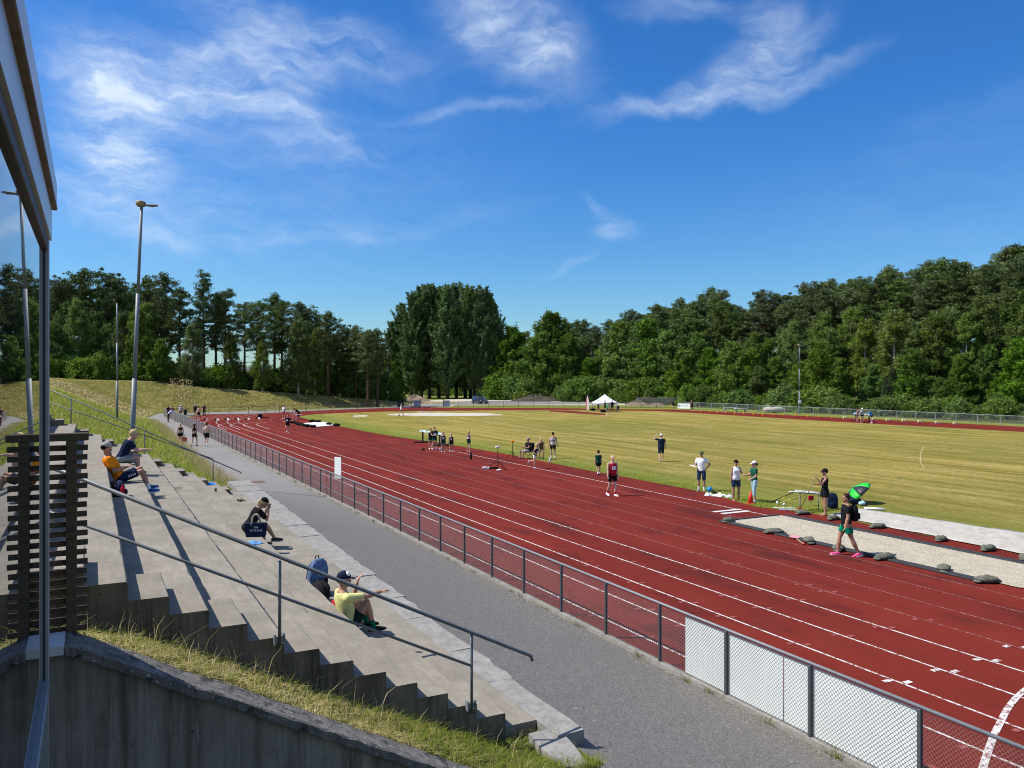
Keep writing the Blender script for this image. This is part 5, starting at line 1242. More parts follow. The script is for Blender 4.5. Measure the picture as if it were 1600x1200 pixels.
wom = person('woman in a black T-shirt and black cap hunched on a lower step with crossed legs', (TX(4)-.19, by-.05, TZ(4)), math.radians(84), 1.60, seat=.11, t=(0, .50, .85), hd=(0, .8, .6), look=-.45, sex='f', skin=1, top='black', sleeve=.8, bottom='black', leg=.55, cap='black', hair='blond', hairstyle='pony', shoe='brown', vox=.009, near=True, fat=1.08,
    lL=((-.10, 1, .05), (.10, .02, -1)), lR=((-.02, 1, .16), (-.05, .62, -1)), aL=((.1, .75, -.9), (.25, .28, 1)), aR=((.02, .70, -.9), (-.25, .25, 1)))
yx, yy = seatpt(601, 981, TZ(5))
yel = person('man in a pale yellow T-shirt and navy cap sitting against a lower stand step', (TX(4)+.13, yy+.03, TZ(5)), math.radians(84), 1.72, seat=.125, t=(0, -.16, .95), hd=(0, .25, 1), look=-.1, skin=1, top='yellow', sleeve=.85, bottom='dshort', leg=.62, cap='navy', capwhite=True, hair='grey', shoe='black', sock='green', vox=.0075, near=True, fat=1.05,
    lL=((-.12, .55, .84), (0, .32, -1), (0, 1, 0)), lR=((.10, .56, .84), (0, .28, -1), (0, 1, 0)), aL=((-.05, .80, -.45), (.22, .15, 1)), aR=((.10, 1, -.06), (-.12, 1, .12)))

# ------------------------------------------------------------------ things people brought
def blob(name, label, cat, c, r, mat, rz=0, group=None, seed=0, n=18, m=12, flat=.0):
    g = np.random.default_rng(seed); mb = MB(); mb.ball((0, 0, r[2]), r, n, m)
    ph = g.uniform(0, 6.28, 4)
    vs = []
    for (x, y, z) in mb.v:
        k = 1 + .10*math.sin(5*x/r[0]+ph[0])*math.cos(4*y/r[1]+ph[1]) + .07*math.sin(9*x/r[0]+ph[2]+7*z/r[2])
        z2 = max(0.0, z*k if z > r[2]*.35 else z*k); vs.append((x*k, y*k, z2))
    mb.v = vs; o = mb.build(name, mat, None, True, c); o.rotation_euler.z = rz; return tag(o, label, cat, group)
def fold(name, label, cat, c, w, d, mat, rz=0, seed=0, hgt_=.04, group=None):
    """a crumpled cloth lying down"""
    g = np.random.default_rng(seed); n = 16; vs = []; fs = []; p = g.uniform(0, 6.28, 6)
    for i in range(n+1):
        for j in range(n+1):
            u, v_ = i/n-.5, j/n-.5
            e = 1 + .12*math.sin(6*v_+p[0]) + .1*math.sin(9*u+p[1])
            z = hgt_*(.5+.5*math.sin(9*u+4*v_+p[2])*math.cos(7*v_-3*u+p[3]))*(1-abs(2*u)**4)*(1-abs(2*v_)**4) + .006
            vs.append((u*w*e, v_*d*e, z))
    for i in range(n):
        for j in range(n): a = i*(n+1)+j; fs.append((a, a+n+1, a+n+2, a+1))
    mb = MB().add(vs, fs); o = mb.build(name, mat, None, True, c); o.rotation_euler.z = rz
    k = o.modifiers.new('t', 'SOLIDIFY'); k.thickness = .006; PEND.append(o); return tag(o, label, cat, group)
def text(s, size, mat, parent, name, mtx, ext=.001):
    cu = bpy.data.curves.new(name, 'FONT'); cu.body = s; cu.size = size; cu.extrude = ext; cu.align_x = 'CENTER'; cu.align_y = 'CENTER'
    o = bpy.data.objects.new(name, cu); COL.objects.link(o); dg = bpy.context.evaluated_depsgraph_get(); me = bpy.data.meshes.new_from_object(o.evaluated_get(dg))
    bpy.data.objects.remove(o); me.materials.clear(); me.materials.append(mat); q = link(name, me, parent); q.matrix_local = mtx; return q
def frame(right, up, loc):
    r = V(right).normalized(); u = V(up).normalized(); return Matrix.Translation(loc) @ Matrix((r, u, r.cross(u))).transposed().to_4x4()
# tote bag on the lowest step, facing the camera
tx, ty = G(400, 838, TZ(4)); tb = thing('tote_bag', 'navy canvas tote bag lettered THE TOTE BAG standing by the woman in black', 'bag', (tx, ty, TZ(4)), -A*.75)
m = MB(); m.loft([[V((sx_*w_, y_, z)) for sx_, y_ in ((-1, -.07), (1, -.07), (1, .07), (-1, .07))] for w_, z in ((.19, 0), (.20, .02), (.215, .2), (.212, .285))]); m.build('bag_body', C('navy'), tb)
for sy in (-.055, .055):
    MB().tube([(-.09, sy-.018*(sy < 0), .24)] + [(-.085*math.cos(a) , sy*1.0, .28 + .19*math.sin(a)**.8) for a in np.linspace(.05, math.pi-.05, 11)] + [(.09, sy, .24)], .011, 6).build('handle', C('beige'), tb, True)
text('THE', .055, C('white'), tb, 'lettering', frame((1, 0, 0), (0, 0, 1), (.01, -.073, .20))); text('TOTE BAG', .055, C('white'), tb, 'lettering', frame((1, 0, 0), (0, 0, 1), (.01, -.073, .135)))
BLUEP = mat_patchy('blue_pattern', (.01, .10, .42), (.25, .55, .80), (.02, .03, .08), 14, .3, .01)
x, y = G(395, 850, TZ(4)); fold('towel', 'crumpled blue and white patterned towel lying in front of the tote bag', 'towel', (x, y, TZ(4)), .42, .30, BLUEP, .4, 3, .07)
x, y = G(327, 757, TZ(5)); fold('blanket', 'small blue cloth lying on the far end of a stand row', 'cloth', (x, y, TZ(5)), .34, .5, C('blue'), .2, 4, .08)
x, y = G(337, 768, TZ(5)); m = MB(); m.tube([(0, 0, 0), (0, 0, .10)], [.032, .038], 12); tag(m.build('cup', C('brown'), None, True, (x, y, TZ(5))), 'small dark cup beside the blue cloth on the stand', 'cup')
x, y = G(376, 783, ZT); s_ = thing('sandals', 'pair of dark sandals left on the pale stone slabs', 'shoes', (x, y, ZT+.005), .5)
for q in (-.07, .07):
    m = MB(); m.loft([[V((q+a, b_, z)) for a, b_ in ((-.035, -.12), (.03, -.12), (.045, .05), (.03, .12), (-.03, .12), (-.045, .05))] for z in (0, .022)]); o = m.build('sandal', C('brown'), s_)
    MB().tube([(q-.045, .04, .01), (q-.02, .05, .06), (q+.02, .05, .06), (q+.045, .04, .01)], .014, 6).build('strap', C('black'), o, True)
def backpack(label, loc, rz, c1, c2, h=.48, tilt=0.0, w=.30):
    t = thing('backpack', label, 'bag', loc, rz); t.rotation_euler.x = tilt
    m = MB(); rings = []
    for u, a, b_ in ((0, .80, .75), (.05, .95, .95), (.35, 1, 1), (.7, .95, .85), (.9, .75, .6), (1, .40, .30)):
        rings.append([V((w/2*a*math.copysign(abs(math.cos(k*math.pi/8))**.6, math.cos(k*math.pi/8)), .10*b_*math.copysign(abs(math.sin(k*math.pi/8))**.6, math.sin(k*math.pi/8)), h*u)) for k in range(16)])
    m.loft(rings).build('pack_body', c1, t, True)
    m = MB(); m.bbox((-w*.36, -.145, h*.10), (w*.36, -.085, h*.48), .03); m.build('front_pocket', c2, t, True)
    for q in (-.08, .08): MB().tube([(q, .07, h*.9), (q*1.2, .14, h*.72), (q*1.3, .15, h*.35), (q*1.2, .08, h*.08)], .018, 6).build('strap', C('black'), t, True)
    MB().tube([(-.04, .05, h*.95), (-.03, .06, h*1.06), (.03, .06, h*1.06), (.04, .05, h*.95)], .010, 6).build('grab_loop', C('black'), t, True)
    return t
CAMO = mat_patchy('blue_camo', (.012, .02, .06), (.10, .19, .40), (.45, .55, .68), 17, .3, .01)
x, y = G(520, 938, TZ(5)); backpack('blue patterned backpack with black straps leaning on a lower stand step', (TX(4)+.24, y+.55, TZ(5)), math.radians(25), CAMO, C('black'), .62, math.radians(8), .40)
blob('bag', 'black bag lying by the blue patterned backpack at the foot of the step', 'bag', (TX(4)+.17, y-.05, TZ(5)), (.13, .30, .18), C('black'), .05, None, 6)
blob('bag', 'red bag behind the man in the yellow shirt', 'bag', (TX(4)+.18, yy+.50, TZ(5)), (.15, .20, .21), C('red'), .3, None, 5)
x, y = G(178, 775, TZ(1)); backpack('dark blue patterned backpack on the step beside the orange shirt', (TX(0)+.16, y-.05, TZ(1)), math.radians(100), mat_patchy('dark_blue_pattern', (.008, .01, .035), (.02, .03, .09), (.10, .12, .22), 22), C('navy'), .30, math.radians(5), .32)
x, y = G(188, 777, TZ(1)); t = thing('water_bottle', 'red drinking bottle standing by the dark backpack on the stand', 'bottle', (x+.04, y, TZ(1)))
MB().tube([(0, 0, 0), (0, 0, .17), (0, 0, .20)], [.036, .036, .02], 14).build('bottle_body', C('red'), t, True); MB().tube([(0, 0, .20), (0, 0, .235)], .019, 12).build('bottle_cap', C('red'), t, True)
q = W(ora, ora[-1]['tip'].lerp(ora[1]['tip'], .5)); m = MB(); m.bbox((-.035, -.075, -.004), (.035, .075, .004), .003); o = m.build('phone', M('phone_glass', (.01, .01, .012), .1), None, False, q + V((.04, 0, .03))); o.rotation_euler = (.3, .5, 1.2); tag(o, 'dark phone held by the man in the orange shirt', 'phone')
# chevrons on the navy shorts
m = MB(); j = ora[1]; c0 = j['hip'].lerp(j['kn'], .38); ax = (j['kn']-j['hip']).normalized(); up_ = V((0, 0, 1)); up_ = (up_ - ax*up_.dot(ax)).normalized(); sdv = ax.cross(up_); sdv = sdv if sdv.x > 0 else -sdv
for k in range(4):
    c = c0 + ax*(k*.042) + sdv*.097
    m.add([c+up_*.028-ax*.012, c+ax*.012, c+ax*.026, c+up_*.028+ax*.002, c-up_*.028-ax*.012, c-up_*.028+ax*.002], [(0, 1, 2, 3), (4, 5, 2, 1)])
m.build('chevron_print', C('white'), ora['root'])
# walker's red bag
q = W(wk, wk[1]['tip']); t = thing('shopping_bag', 'red bag carried by the woman on the path', 'bag', (q.x+.03, q.y-.02, q.z-.50), -A)
m = MB(); m.loft([[V((a*.17, b_*.07, z)) for a, b_ in ((-1, -1), (1, -1), (1, 1), (-1, 1))] for z in (0, .36)]); m.build('bag_body', M('red_orange_cloth', (.62, .07, .03), .7), t)
MB().tube([(-.08, 0, .36), (-.05, 0, .49), (.05, 0, .49), (.08, 0, .36)], .009, 6).build('handle', C('red'), t, True)
# striding man's backpack
q = W(gm, gm['P'] + gm['t']*.06*gm['s'] - gm['fw']*.235); backpack('black backpack on the back of the man in green shorts', (q.x, q.y, q.z), -hd(274) , C('black'), C('black'), .50, .0, .30)
# rake
p0 = W(rk, rk[1]['tip'] + rk[1]['hv']*.04); p1 = W(rk, rk[-1]['tip'] + rk[-1]['hv']*.03); d_ = (p0-p1).normalized(); foot = p0 + d_*((p0.z-.05)/max(.2, -d_.z)); top_ = p1 - d_*.18
t = thing('rake', 'long wooden sand rake held upright by the woman in black', 'rake', (0, 0, 0)); WOODL = M('pale_wood', (.42, .29, .16), .6, .2, 20)
MB().tube([top_, foot], .017, 8).build('shaft', WOODL, t, True)
k = MB(); k.bbox((foot.x-.06, foot.y-.22, .03), (foot.x-.02, foot.y+.22, .065), .006); 
for i in range(9): k.tube([(foot.x-.04, foot.y-.2+i*.05, .04), (foot.x-.05, foot.y-.2+i*.05, .0)], .005, 5)
k.build('rake_head', C('red'), t)
# clipboard
q = W(cl, cl[1]['tip']); o = MB().bbox((-.12, -.16, -.004), (.12, .16, .004), .003).build('clipboard', C('white'), None, False, q + V((0, 0, .025))); o.rotation_euler = (.15, .1, -A+.5); tag(o, 'white clipboard with papers held by the man in the white T-shirt', 'clipboard')

# ------------------------------------------------------------------ equipment
def sandbag(px, py, label, grp, s=1.0, rz=0.0, seed=0):
    x, y = G(px, py, .03); o = blob('sandbag', label, 'sandbag', (x, y, .004), (.29*s, .17*s, .095*s), SANDBAG, rz, grp, seed, 20, 12)
    k = MB(); k.ball((.29*s, .02, .05), (.10*s, .13*s, .035*s), 10, 8); k.ball((-.27*s, -.02, .05), (.09*s, .12*s, .03*s), 10, 8); k.build('tied_end', SANDBAG, o, True)
SANDBAG = mat_patchy('sandbag_canvas', (.085, .09, .07), (.16, .165, .13), (.06, .06, .05), 9, .5, .01)
names = [('first grey-green sandbag at the start corner of the sand pit, nearest the take-off boards', (1138, 813), .3), ('grey-green sandbag on the near pit border, second from the start corner', (1210, 831), -.6), ('grey-green sandbag on the near pit border beside the pink shovel', (1264, 845), .9), ('grey-green sandbag on the near pit border behind the striding man', (1310, 857), .5),
  ('grey-green sandbag on the near pit border just right of the striding man', (1382, 871), -.2), ('large grey-green sandbag on the near pit border, second from the right end', (1475, 889), .5), ('long flattened grey-green sandbag at the right end of the near pit border', (1542, 907), -.4),
  ('grey sandbag on the far pit border, nearest the metal stand', (1254, 801), -.2), ('grey sandbag on the far pit border beside the barefoot woman', (1302, 809), .1), ('grey sandbag on the far pit border, just right of the striding man', (1371, 822), -.3), ('grey sandbag midway along the far pit border', (1470, 842), .2), ('wide grey sandbag on the far pit border near the right side', (1544, 857), 0), ('grey sandbag at the right edge of the photo on the far pit border', (1602, 871), .2)]
for i, (lab, p, rz) in enumerate(names): sandbag(p[0], p[1]+2, lab, 'sandbags round the sand pit', 1.0 if i < 7 else .92, rz, i+20)
# tarpaulin
def tarp(name, label, pts_px, mat, hh=.05, nx_=46, ny_=14, seed=1, z=.03):
    a, b_, c, d = [V(G(*p) + (0,)) for p in pts_px]; g = np.random.default_rng(seed); ph = g.uniform(0, 6.28, 8); vs = []; fs = []
    for i in range(nx_+1):
        for j in range(ny_+1):
            u, v_ = i/nx_, j/ny_; p = (a.lerp(b_, u)).lerp(d.lerp(c, u), v_)
            p.x += .06*math.sin(u*23+ph[0])*(abs(v_-.5)*2)**3; p.y += .06*math.sin(v_*9+ph[1])*(abs(u-.5)*2)**3
            zz = z + hh*max(0, .45*math.sin(u*31+v_*7+ph[2]) + .35*math.sin(u*57-v_*15+ph[3]) + .3*math.sin(v_*17+u*9+ph[4]))*min(1, 6*min(v_, 1-v_)) + .012*g.random()
            vs.append((p.x, p.y, zz))
    for i in range(nx_):
        for j in range(ny_): q = i*(ny_+1)+j; fs.append((q, q+ny_+1, q+ny_+2, q+1))
    o = MB().add(vs, fs).build(name, mat, None, True); k = o.modifiers.new('t', 'SOLIDIFY'); k.thickness = .008; PEND.append(o)
    return tag(o, label, 'tarpaulin')
TARP = mat_patchy('dusty_white_tarp', (.36, .335, .29), (.49, .46, .41), (.25, .23, .19), 1.3, .4, .02)
tarp('tarpaulin', 'long dusty white tarpaulin spread on the turf behind the sand pit', [(1345, 796), (1680, 846), (1680, 884), (1296, 806)], TARP)
m = MB(); a = G(1350, 796.5); b_ = G(1382, 798); m.tube([(a[0], a[1], .06), (b_[0], b_[1], .06)], .05, 10); tag(m.build('pole', C('white'), None, True), 'short white roll lying at the far corner of the tarpaulin', 'roll')
tarp('tarpaulin', 'white tarpaulin held down by black bags on the track at the far bend', [(462, 662.5), (505, 659.5), (528, 664.5), (492, 667.8)], WHITE, .08, 16, 10, 2)
for i, (px, py) in enumerate(((457, 661.3), (463, 662.8), (468, 664.6), (474, 666), (480, 667.2), (489, 668), (487, 659.4), (497, 660.2), (514, 664.2), (526, 665.8))):
    x, y = G(px, py); blob('weight_bag', 'black weight bag on the edge of the white tarpaulin at the far bend', 'bag', (x, y, .01), (.42, .28, .14), C('black'), R.uniform(0, 3), 'weight bags on the white tarpaulin', i)
# shovel
t = thing('shovel', 'shovel with a pink blade and pale handle lying on the track by the sand pit', 'shovel', (*G(1248, 845), .012), 0); a = G(1256, 852.5); b_ = G(1238, 841); c0 = G(1248, 845); da = V((a[0]-c0[0], a[1]-c0[1], .03)); db = V((b_[0]-c0[0], b_[1]-c0[1], .03)); u = (da-db).normalized(); sv = V((-u.y, u.x, 0))
MB().tube([db*.35+V((0, 0, .02)), da], .018, 8).build('shaft', WOODL, t, True); MB().tube([da - sv*.07, da + sv*.07], .018, 8).build('grip', C('red'), t, True)
k = MB(); e_ = db*.35; k.loft([[e_ + sv*w_ - u*l_ + V((0, 0, z_)) for w_, z_ in ((-w0, .035), (w0, .035), (w0, .05), (-w0, .05))] for l_, w0 in ((0, .09), (.12, .15), (.33, .14), (.42, .04))]); k.build('blade', M('pink_plastic', (.72, .28, .33), .5), t)
# cone, ball, cloths
t = thing('traffic_cone', 'red traffic cone standing on the track edge by the person in green', 'cone', (*G(1173, 787.5), .005)); CO = M('red_cone_plastic', (.72, .03, .02), .4)
MB().bbox((-.17, -.17, 0), (.17, .17, .03), .012).build('base', CO, t); MB().tube([(0, 0, .03), (0, 0, .30), (0, 0, .52)], [.125, .07, .03], 18).build('cone_body', CO, t, True)
tag(MB().ball((0, 0, .13), .13, 20, 14).build('ball', M('blue_ball', (.01, .22, .55), .35), None, True, (*G(1109, 769.5), .005)), 'bright blue ball lying on the turf edge by the man with the clipboard', 'ball')
for i, (px, py, w_, d_, lab, c) in enumerate(((1107, 774.5, .38, .30, 'white crumpled cloth lying on the track just below the blue ball', 'white'), (1125, 775, .62, .42, 'large white crumpled garment on the turf edge left of the woman in white', 'white'), (1140, 777.5, .50, .3, 'white and grey garment on the turf edge beside the feet of the woman in white', 'white'), (1117, 772.5, .28, .22, 'small black garment lying between white clothes on the turf edge', 'black'))):
    x, y = G(px, py); fold('garment', lab, 'clothes', (x, y, .01), w_, d_, C(c), .3*i, 30+i, .14)
for px, py, lab in ((661, 703.5, 'black cap lying on the track left of the young athletes'),): x, y = G(px, py); blob('cap', lab, 'cap', (x, y, .006), (.16, .12, .06), C('black'), .4, None, 9)
def bottle(px, py, lab, mat, r=.04, h=.26):
    t = thing('bottle', lab, 'bottle', (*G(px, py), .006)); MB().tube([(0, 0, 0), (0, 0, h*.7), (0, 0, h*.85)], [r, r, r*.4], 12).build('bottle_body', mat, t, True); MB().tube([(0, 0, h*.85), (0, 0, h)], r*.45, 10).build('bottle_cap', C('black'), t, True)
bottle(736, 718, 'tall dark bottle standing alone on the track', C('black'), .06, .5); bottle(688, 707, 'clear pale bottle at the feet of the blond boy by the barrier', C('lav'), .05, .4); bottle(859, 724, 'white bottle on the turf edge below the striped singlet', C('white'), .05, .40)
# barriers (steeplechase)
def barrier(lab, pa, pb, grp=None):
    a = V((*G(*pa), 0)); b_ = V((*G(*pb), 0)); c = (a+b_)/2; u = (b_-a).normalized(); l = (b_-a).length/2; ang = math.atan2(u.y, u.x)
    t = thing('steeplechase_barrier', lab, 'barrier', (c.x, c.y, .005), ang, grp)
    k = MB(); k.bbox((-l, -.075, .84), (l, .075, .98), .01); k.build('beam', WHITE, t)
    for i in range(4): x = -l + l*2*(i+.5)/4 - .28; MB().bbox((x, -.079, .837), (x+.45, .079, .983), .006).build('blue_band', M('pale_blue_paint', (.22, .55, .68), .5), t)
    for s_ in (-1, 1):
        MB().bbox((s_*l*.78-.06, -.055, .1), (s_*l*.78+.06, .055, .84), .008).build('leg', BLACK, t); MB().bbox((s_*l*.78-.08, -.75, 0), (s_*l*.78+.08, .75, .10), .01).build('foot', BLACK, t)
barrier('white-beamed steeplechase barrier with black legs behind the young athletes', (657, 691), (691, 697.5)); barrier('pale-beamed steeplechase barrier beside three people on the back straight', (1334.5, 658), (1361, 660.6))
# tripods
def tripod(lab, p, h, spread, top, cat='tripod'):
    t = thing('tripod', lab, cat, (*G(*p), .005), .4); MB().tube([(0, 0, .05), (0, 0, h)], .020, 8).build('column', C('black'), t, True)
    for k in range(3): a = k*2.094+.3; MB().tube([(0, 0, h*.42), (spread*math.cos(a), spread*math.sin(a), .01)], .015, 6).build('leg', C('black'), t, True)
    return t
t = tripod('black tripod with a white wind gauge on the track in front of the young athletes', (778, 734), 1.25, .85, 1); MB().tube([(-.16, 0, 1.28), (.16, 0, 1.28)], .055, 12).build('wind_gauge', C('white'), t, True)
t = tripod('small tripod with an orange head at the turf edge left of the chair', (801, 716.5), 1.05, .38, 1); MB().ball((0, 0, 1.10), (.12, .08, .07)).build('gauge_head', C('orange'), t, True)
k = MB(); k.bbox((-.45, -.12, 0), (-.05, .12, .10), .01); k2 = MB(); k2.bbox((-.03, -.10, 0), (.42, .10, .09), .01); t = thing('equipment_case', 'open black and white instrument case lying on the track beside the wind-gauge tripod', 'case', (*G(766, 732.5), .006), -A-.1); k.build('lid', C('white'), t); k2.build('case_body', C('black'), t)
x, y = G(780, 736); blob('weight_bag', 'small pale sandbag under the wind-gauge tripod', 'bag', (x, y, .006), (.16, .1, .05), C('white'), 0, None, 3)
# chair
ch = thing('folding_chair', 'black fabric folding chair at the turf edge with a man sitting in it', 'chair', CHR, -hd(238))
MB().bbox((-.27, -.26, .40), (.27, .24, .43), .01).build('seat', C('black'), ch); k = MB(); k.loft([[V((x_, y_, z_)) for x_, y_ in ((-.28, y0), (.28, y0), (.28, y0+.025), (-.28, y0+.025))] for z_, y0 in ((.42, -.28), (.7, -.33), (.98, -.38))]); k.build('backrest', C('black'), ch)
for sx_ in (-.27, .27):
    for y0, y1 in ((.24, -.28), (-.28, .26)): MB().tube([(sx_, y0, .01), (sx_, y1, .62)], .013, 6).build('leg', STEEL, ch, True)
# metal stand with measuring planks and poles
st_ = thing('equipment_stand', 'grey metal stand piled with white measuring planks beside the sand pit', 'stand', (*G(1250, 799), .005), -A)
MB().tube([(0, 0, 0), (0, 0, .72)], .022, 8).build('post', STEEL, st_, True); MB().tube([(.85, .35, 0), (.85, .35, .62)], .022, 8).build('post', STEEL, st_, True); MB().tube([(-.05, -.02, .72), (.9, .37, .62)], .02, 8).build('crossbar', STEEL, st_, True)
for i, (a, b_) in enumerate((((-.45, -.1, .78), (.55, .0, .72)), ((-.12, .1, .80), (.80, .30, .68)), ((.3, .05, .76), (1.2, .35, .56)))):
    k = MB(); u = V(b_)-V(a); mt = Matrix.Translation((V(a)+V(b_))/2) @ u.to_track_quat('X', 'Z').to_matrix().to_4x4(); l = u.length/2; k.bbox((-l, -.055, -.014), (l, .055, .014), .004, mt); k.build('plank', C('white'), st_)
for i, (a, b_, cc, lab) in enumerate((((1212, 786, .05), (1252, 776, .35), (.62, .55, .03), 'yellow measuring pole resting against the metal stand, upper one'), ((1218, 788, .05), (1262, 783, .3), (.5, .46, .05), 'yellow measuring pole lying lowest against the metal stand'), ((1208, 785, .05), (1240, 780, .3), (.02, .02, .02), 'black pole leaning on the metal stand'))):
    p = V((*G(a[0], a[1]), a[2])); q = V((*G(b_[0], b_[1]), b_[2])); tag(MB().tube([p, q], .018, 6).build('pole', M('pole_paint_%s' % 'abc'[i], cc, .5), None, True), lab, 'pole')
for i, (px, py, w_, rz, lab) in enumerate(((1226, 795, .85, -.65, 'white plank lying on the turf edge left of the metal stand'), (1232, 797.5, .7, -.75, 'pale plank lying just in front of another near the metal stand'))):
    o = MB().bbox((-w_/2, -.06, 0), (w_/2, .06, .035), .005).build('plank', C('white' if i == 0 else 'lav'), None, False, (*G(px, py), .01)); o.rotation_euler.z = rz; tag(o, lab, 'plank')
t = tag(MB().bbox((-.13, -.03, 0), (.13, .03, .18), .006).build('marker_sign', C('red'), None, False, (*G(1267, 790), .22)), 'small red sign plate by the metal stand left of the rake', 'sign')
MB().tube([(0, 0, -.22), (0, 0, .02)], .01, 6).build('peg', C('black'), t)
for px, py, lab in ((1214.5, 788, 'small white cup on the turf left of the metal stand'), (1225, 790.5, 'white ball-like lump on the turf below the poles')): x, y = G(px, py); blob('cup', lab, 'cup', (x, y, .006), (.05, .05, .06), C('white'), 0, None, int(px))
x, y = G(1301, 795); backpack('navy backpack standing on the turf behind the barefoot woman', (x, y, .01), -A, C('navy'), C('navy'), .62, .0, .42)
# umbrella
um = thing('umbrella', 'open green and black umbrella tilted on the turf behind the tarpaulin', 'umbrella', (*G(1338, 786), .02), -A)
UG = M('bright_green_nylon', (.02, .50, .03), .45); UB = M('black_nylon', (.02, .022, .03), .45)
ax = V((-.62, .15, .70)).normalized(); ub = V((.30, 0, .12)); tipU = ub + ax*.64; e1 = ax.cross(V((0, 0, 1))).normalized(); e2 = ax.cross(e1)
for k in range(8):
    m = MB(); vs = []; n = 5
    for i in range(n+1):
        r = .66*math.sin(i/n*1.28)/math.sin(1.28); dp = .34*(1-math.cos(i/n*1.28))/(1-math.cos(1.28))
        for j in range(4):
            a = 2*math.pi*(k + j/3)/8; sag = 1-.055*math.sin(math.pi*j/3)*(i/n); vs.append(tipU - ax*(dp + .0) + (e1*math.cos(a) + e2*math.sin(a))*r*sag)
    m.add(vs, [(i*4+j, i*4+j+1, i*4+j+5, i*4+j+4) for i in range(n) for j in range(3)]); o = m.build('panel', UG if k % 2 else UB, um, True); md = o.modifiers.new('t', 'SOLIDIFY'); md.thickness = .004; PEND.append(o)
MB().tube([ub - ax*.05, tipU + ax*.06], .008, 6).build('shaft', C('black'), um, True)
x, y = G(1333, 787); blob('bag', 'dark bag in the shade under the green umbrella', 'bag', (x, y-.1, .01), (.28, .2, .16), C('navy'), 0, None, 44)
x, y = G(1344, 789.5); blob('plastic_bag', 'pale translucent plastic bag lying beside the umbrella', 'bag', (x, y-.1, .01), (.20, .13, .085), C('lblue'), .4, None, 45)
# lane sign behind the fence
t = thing('sign_board', 'tall narrow white board on a thin post just behind the near fence', 'sign', (*G(528, 771), .004), -1.2); MB().bbox((-.24, -.012, .66), (.24, .012, 1.62), .004).build('board', WHITE, t); MB().tube([(0, .016, 0), (0, .016, 1.5)], .018, 8).build('post', STEEL, t, True)
# start blocks, loudspeaker, hurdles
for i, (px, py) in enumerate(((321.5, 657), (338, 657), (354, 656.3), (370, 656), (386, 655.6), (402.5, 655))):
    x, y = G(px, py); t = thing('starting_block', 'starting block on the track by the far start, one of a row of six', 'starting block', (x, y, .006), .05, 'starting blocks')
    MB().bbox((-.04, -.45, 0), (.04, .45, .05), .006).build('rail', STEEL, t)
    for s_, y0 in ((-.13, .0), (.13, -.28)): k = MB(); k.add([(s_-.09, y0-.1, .02), (s_+.09, y0-.1, .02), (s_+.09, y0+.12, .02), (s_-.09, y0+.12, .02), (s_-.09, y0+.1, .22), (s_+.09, y0+.1, .22), (s_+.09, y0+.12, .2), (s_-.09, y0+.12, .2)], [(0, 3, 2, 1), (0, 1, 5, 4), (4, 5, 6, 7), (7, 6, 2, 3), (0, 4, 7, 3), (1, 2, 6, 5)]); k.build('pedal', C('white' if s_ > 0 else 'black'), t)
t = thing('loudspeaker', 'square black loudspeaker on the track by the start blocks', 'loudspeaker', (*G(406.5, 653.5), .006), -A); MB().bbox((-.24, -.2, .0), (.24, .2, .50), .02).build('cabinet', C('black'), t); MB().tube([(-.1, 0, .5), (-.08, 0, .58), (.08, 0, .58), (.1, 0, .5)], .012, 6).build('handle', STEEL, t, True)
k = MB(); k.bbox((-.55, -.12, 0), (.55, .12, .12), .02); tag(k.build('plank', C('maroon'), None, False, (*G(414, 652.8), .006)), 'dark red plank lying right of the black loudspeaker', 'plank')
def hurdle(lab, p, w_, h_, rz, grp=None, col=STEEL):
    t = thing('hurdle', lab, 'hurdle', (*G(*p), .006), rz, grp); MB().bbox((-w_/2, -.012, h_-.08), (w_/2, .012, h_), .004).build('bar', C('white'), t)
    for s_ in (-1, 1): MB().tube([(s_*w_*.42, 0, h_-.05), (s_*w_*.42, 0, .03), (s_*w_*.42, -.6, .03)], .018, 6).build('leg', col, t, True)
for i, (px, py, lab) in enumerate(((458, 655.6, 'white hurdle at the left of a small cluster near the bend'), (462, 655.2, 'white hurdle in the middle of a small cluster near the bend'), (466, 655.8, 'white hurdle at the right of a small cluster near the bend'))): hurdle(lab, (px, py), .9, .9 - .25*(i > 0), -A + .5 - .3*i)
hurdle('wide white-topped hurdle standing alone at the far edge of the bend', (667, 643), 1.75, .84, -A)
MB_ = MB(); MB_.bbox((-.7, -.1, 0), (.7, .1, .05), .01); tag(MB_.build('plank', C('white'), None, False, (*G(662, 643.2), .01)), 'white plank lying at the foot of the lone hurdle', 'plank')
for i, (px, py) in enumerate(((1096, 643.2), (1110, 643.8), (1121, 644.6), (1134, 645.5), (1148, 646.4), (1162, 647.2), (1177, 648.2), (1192, 649.2), (1208, 648.4), (1225, 649), (1244, 650), (1262, 651), (1280, 652), (1300, 653.6))):
    t = thing('marker_cone', 'small orange marker cone on the far track in a long row', 'marker', (*G(px, py), .006), 0, 'orange markers on the back straight'); MB().tube([(0, 0, 0), (0, 0, .04)], .13, 12).build('base', C('orange'), t, True); MB().tube([(0, 0, .04), (0, 0, .20)], [.10, .04], 12).build('cone_body', C('orange'), t, True)
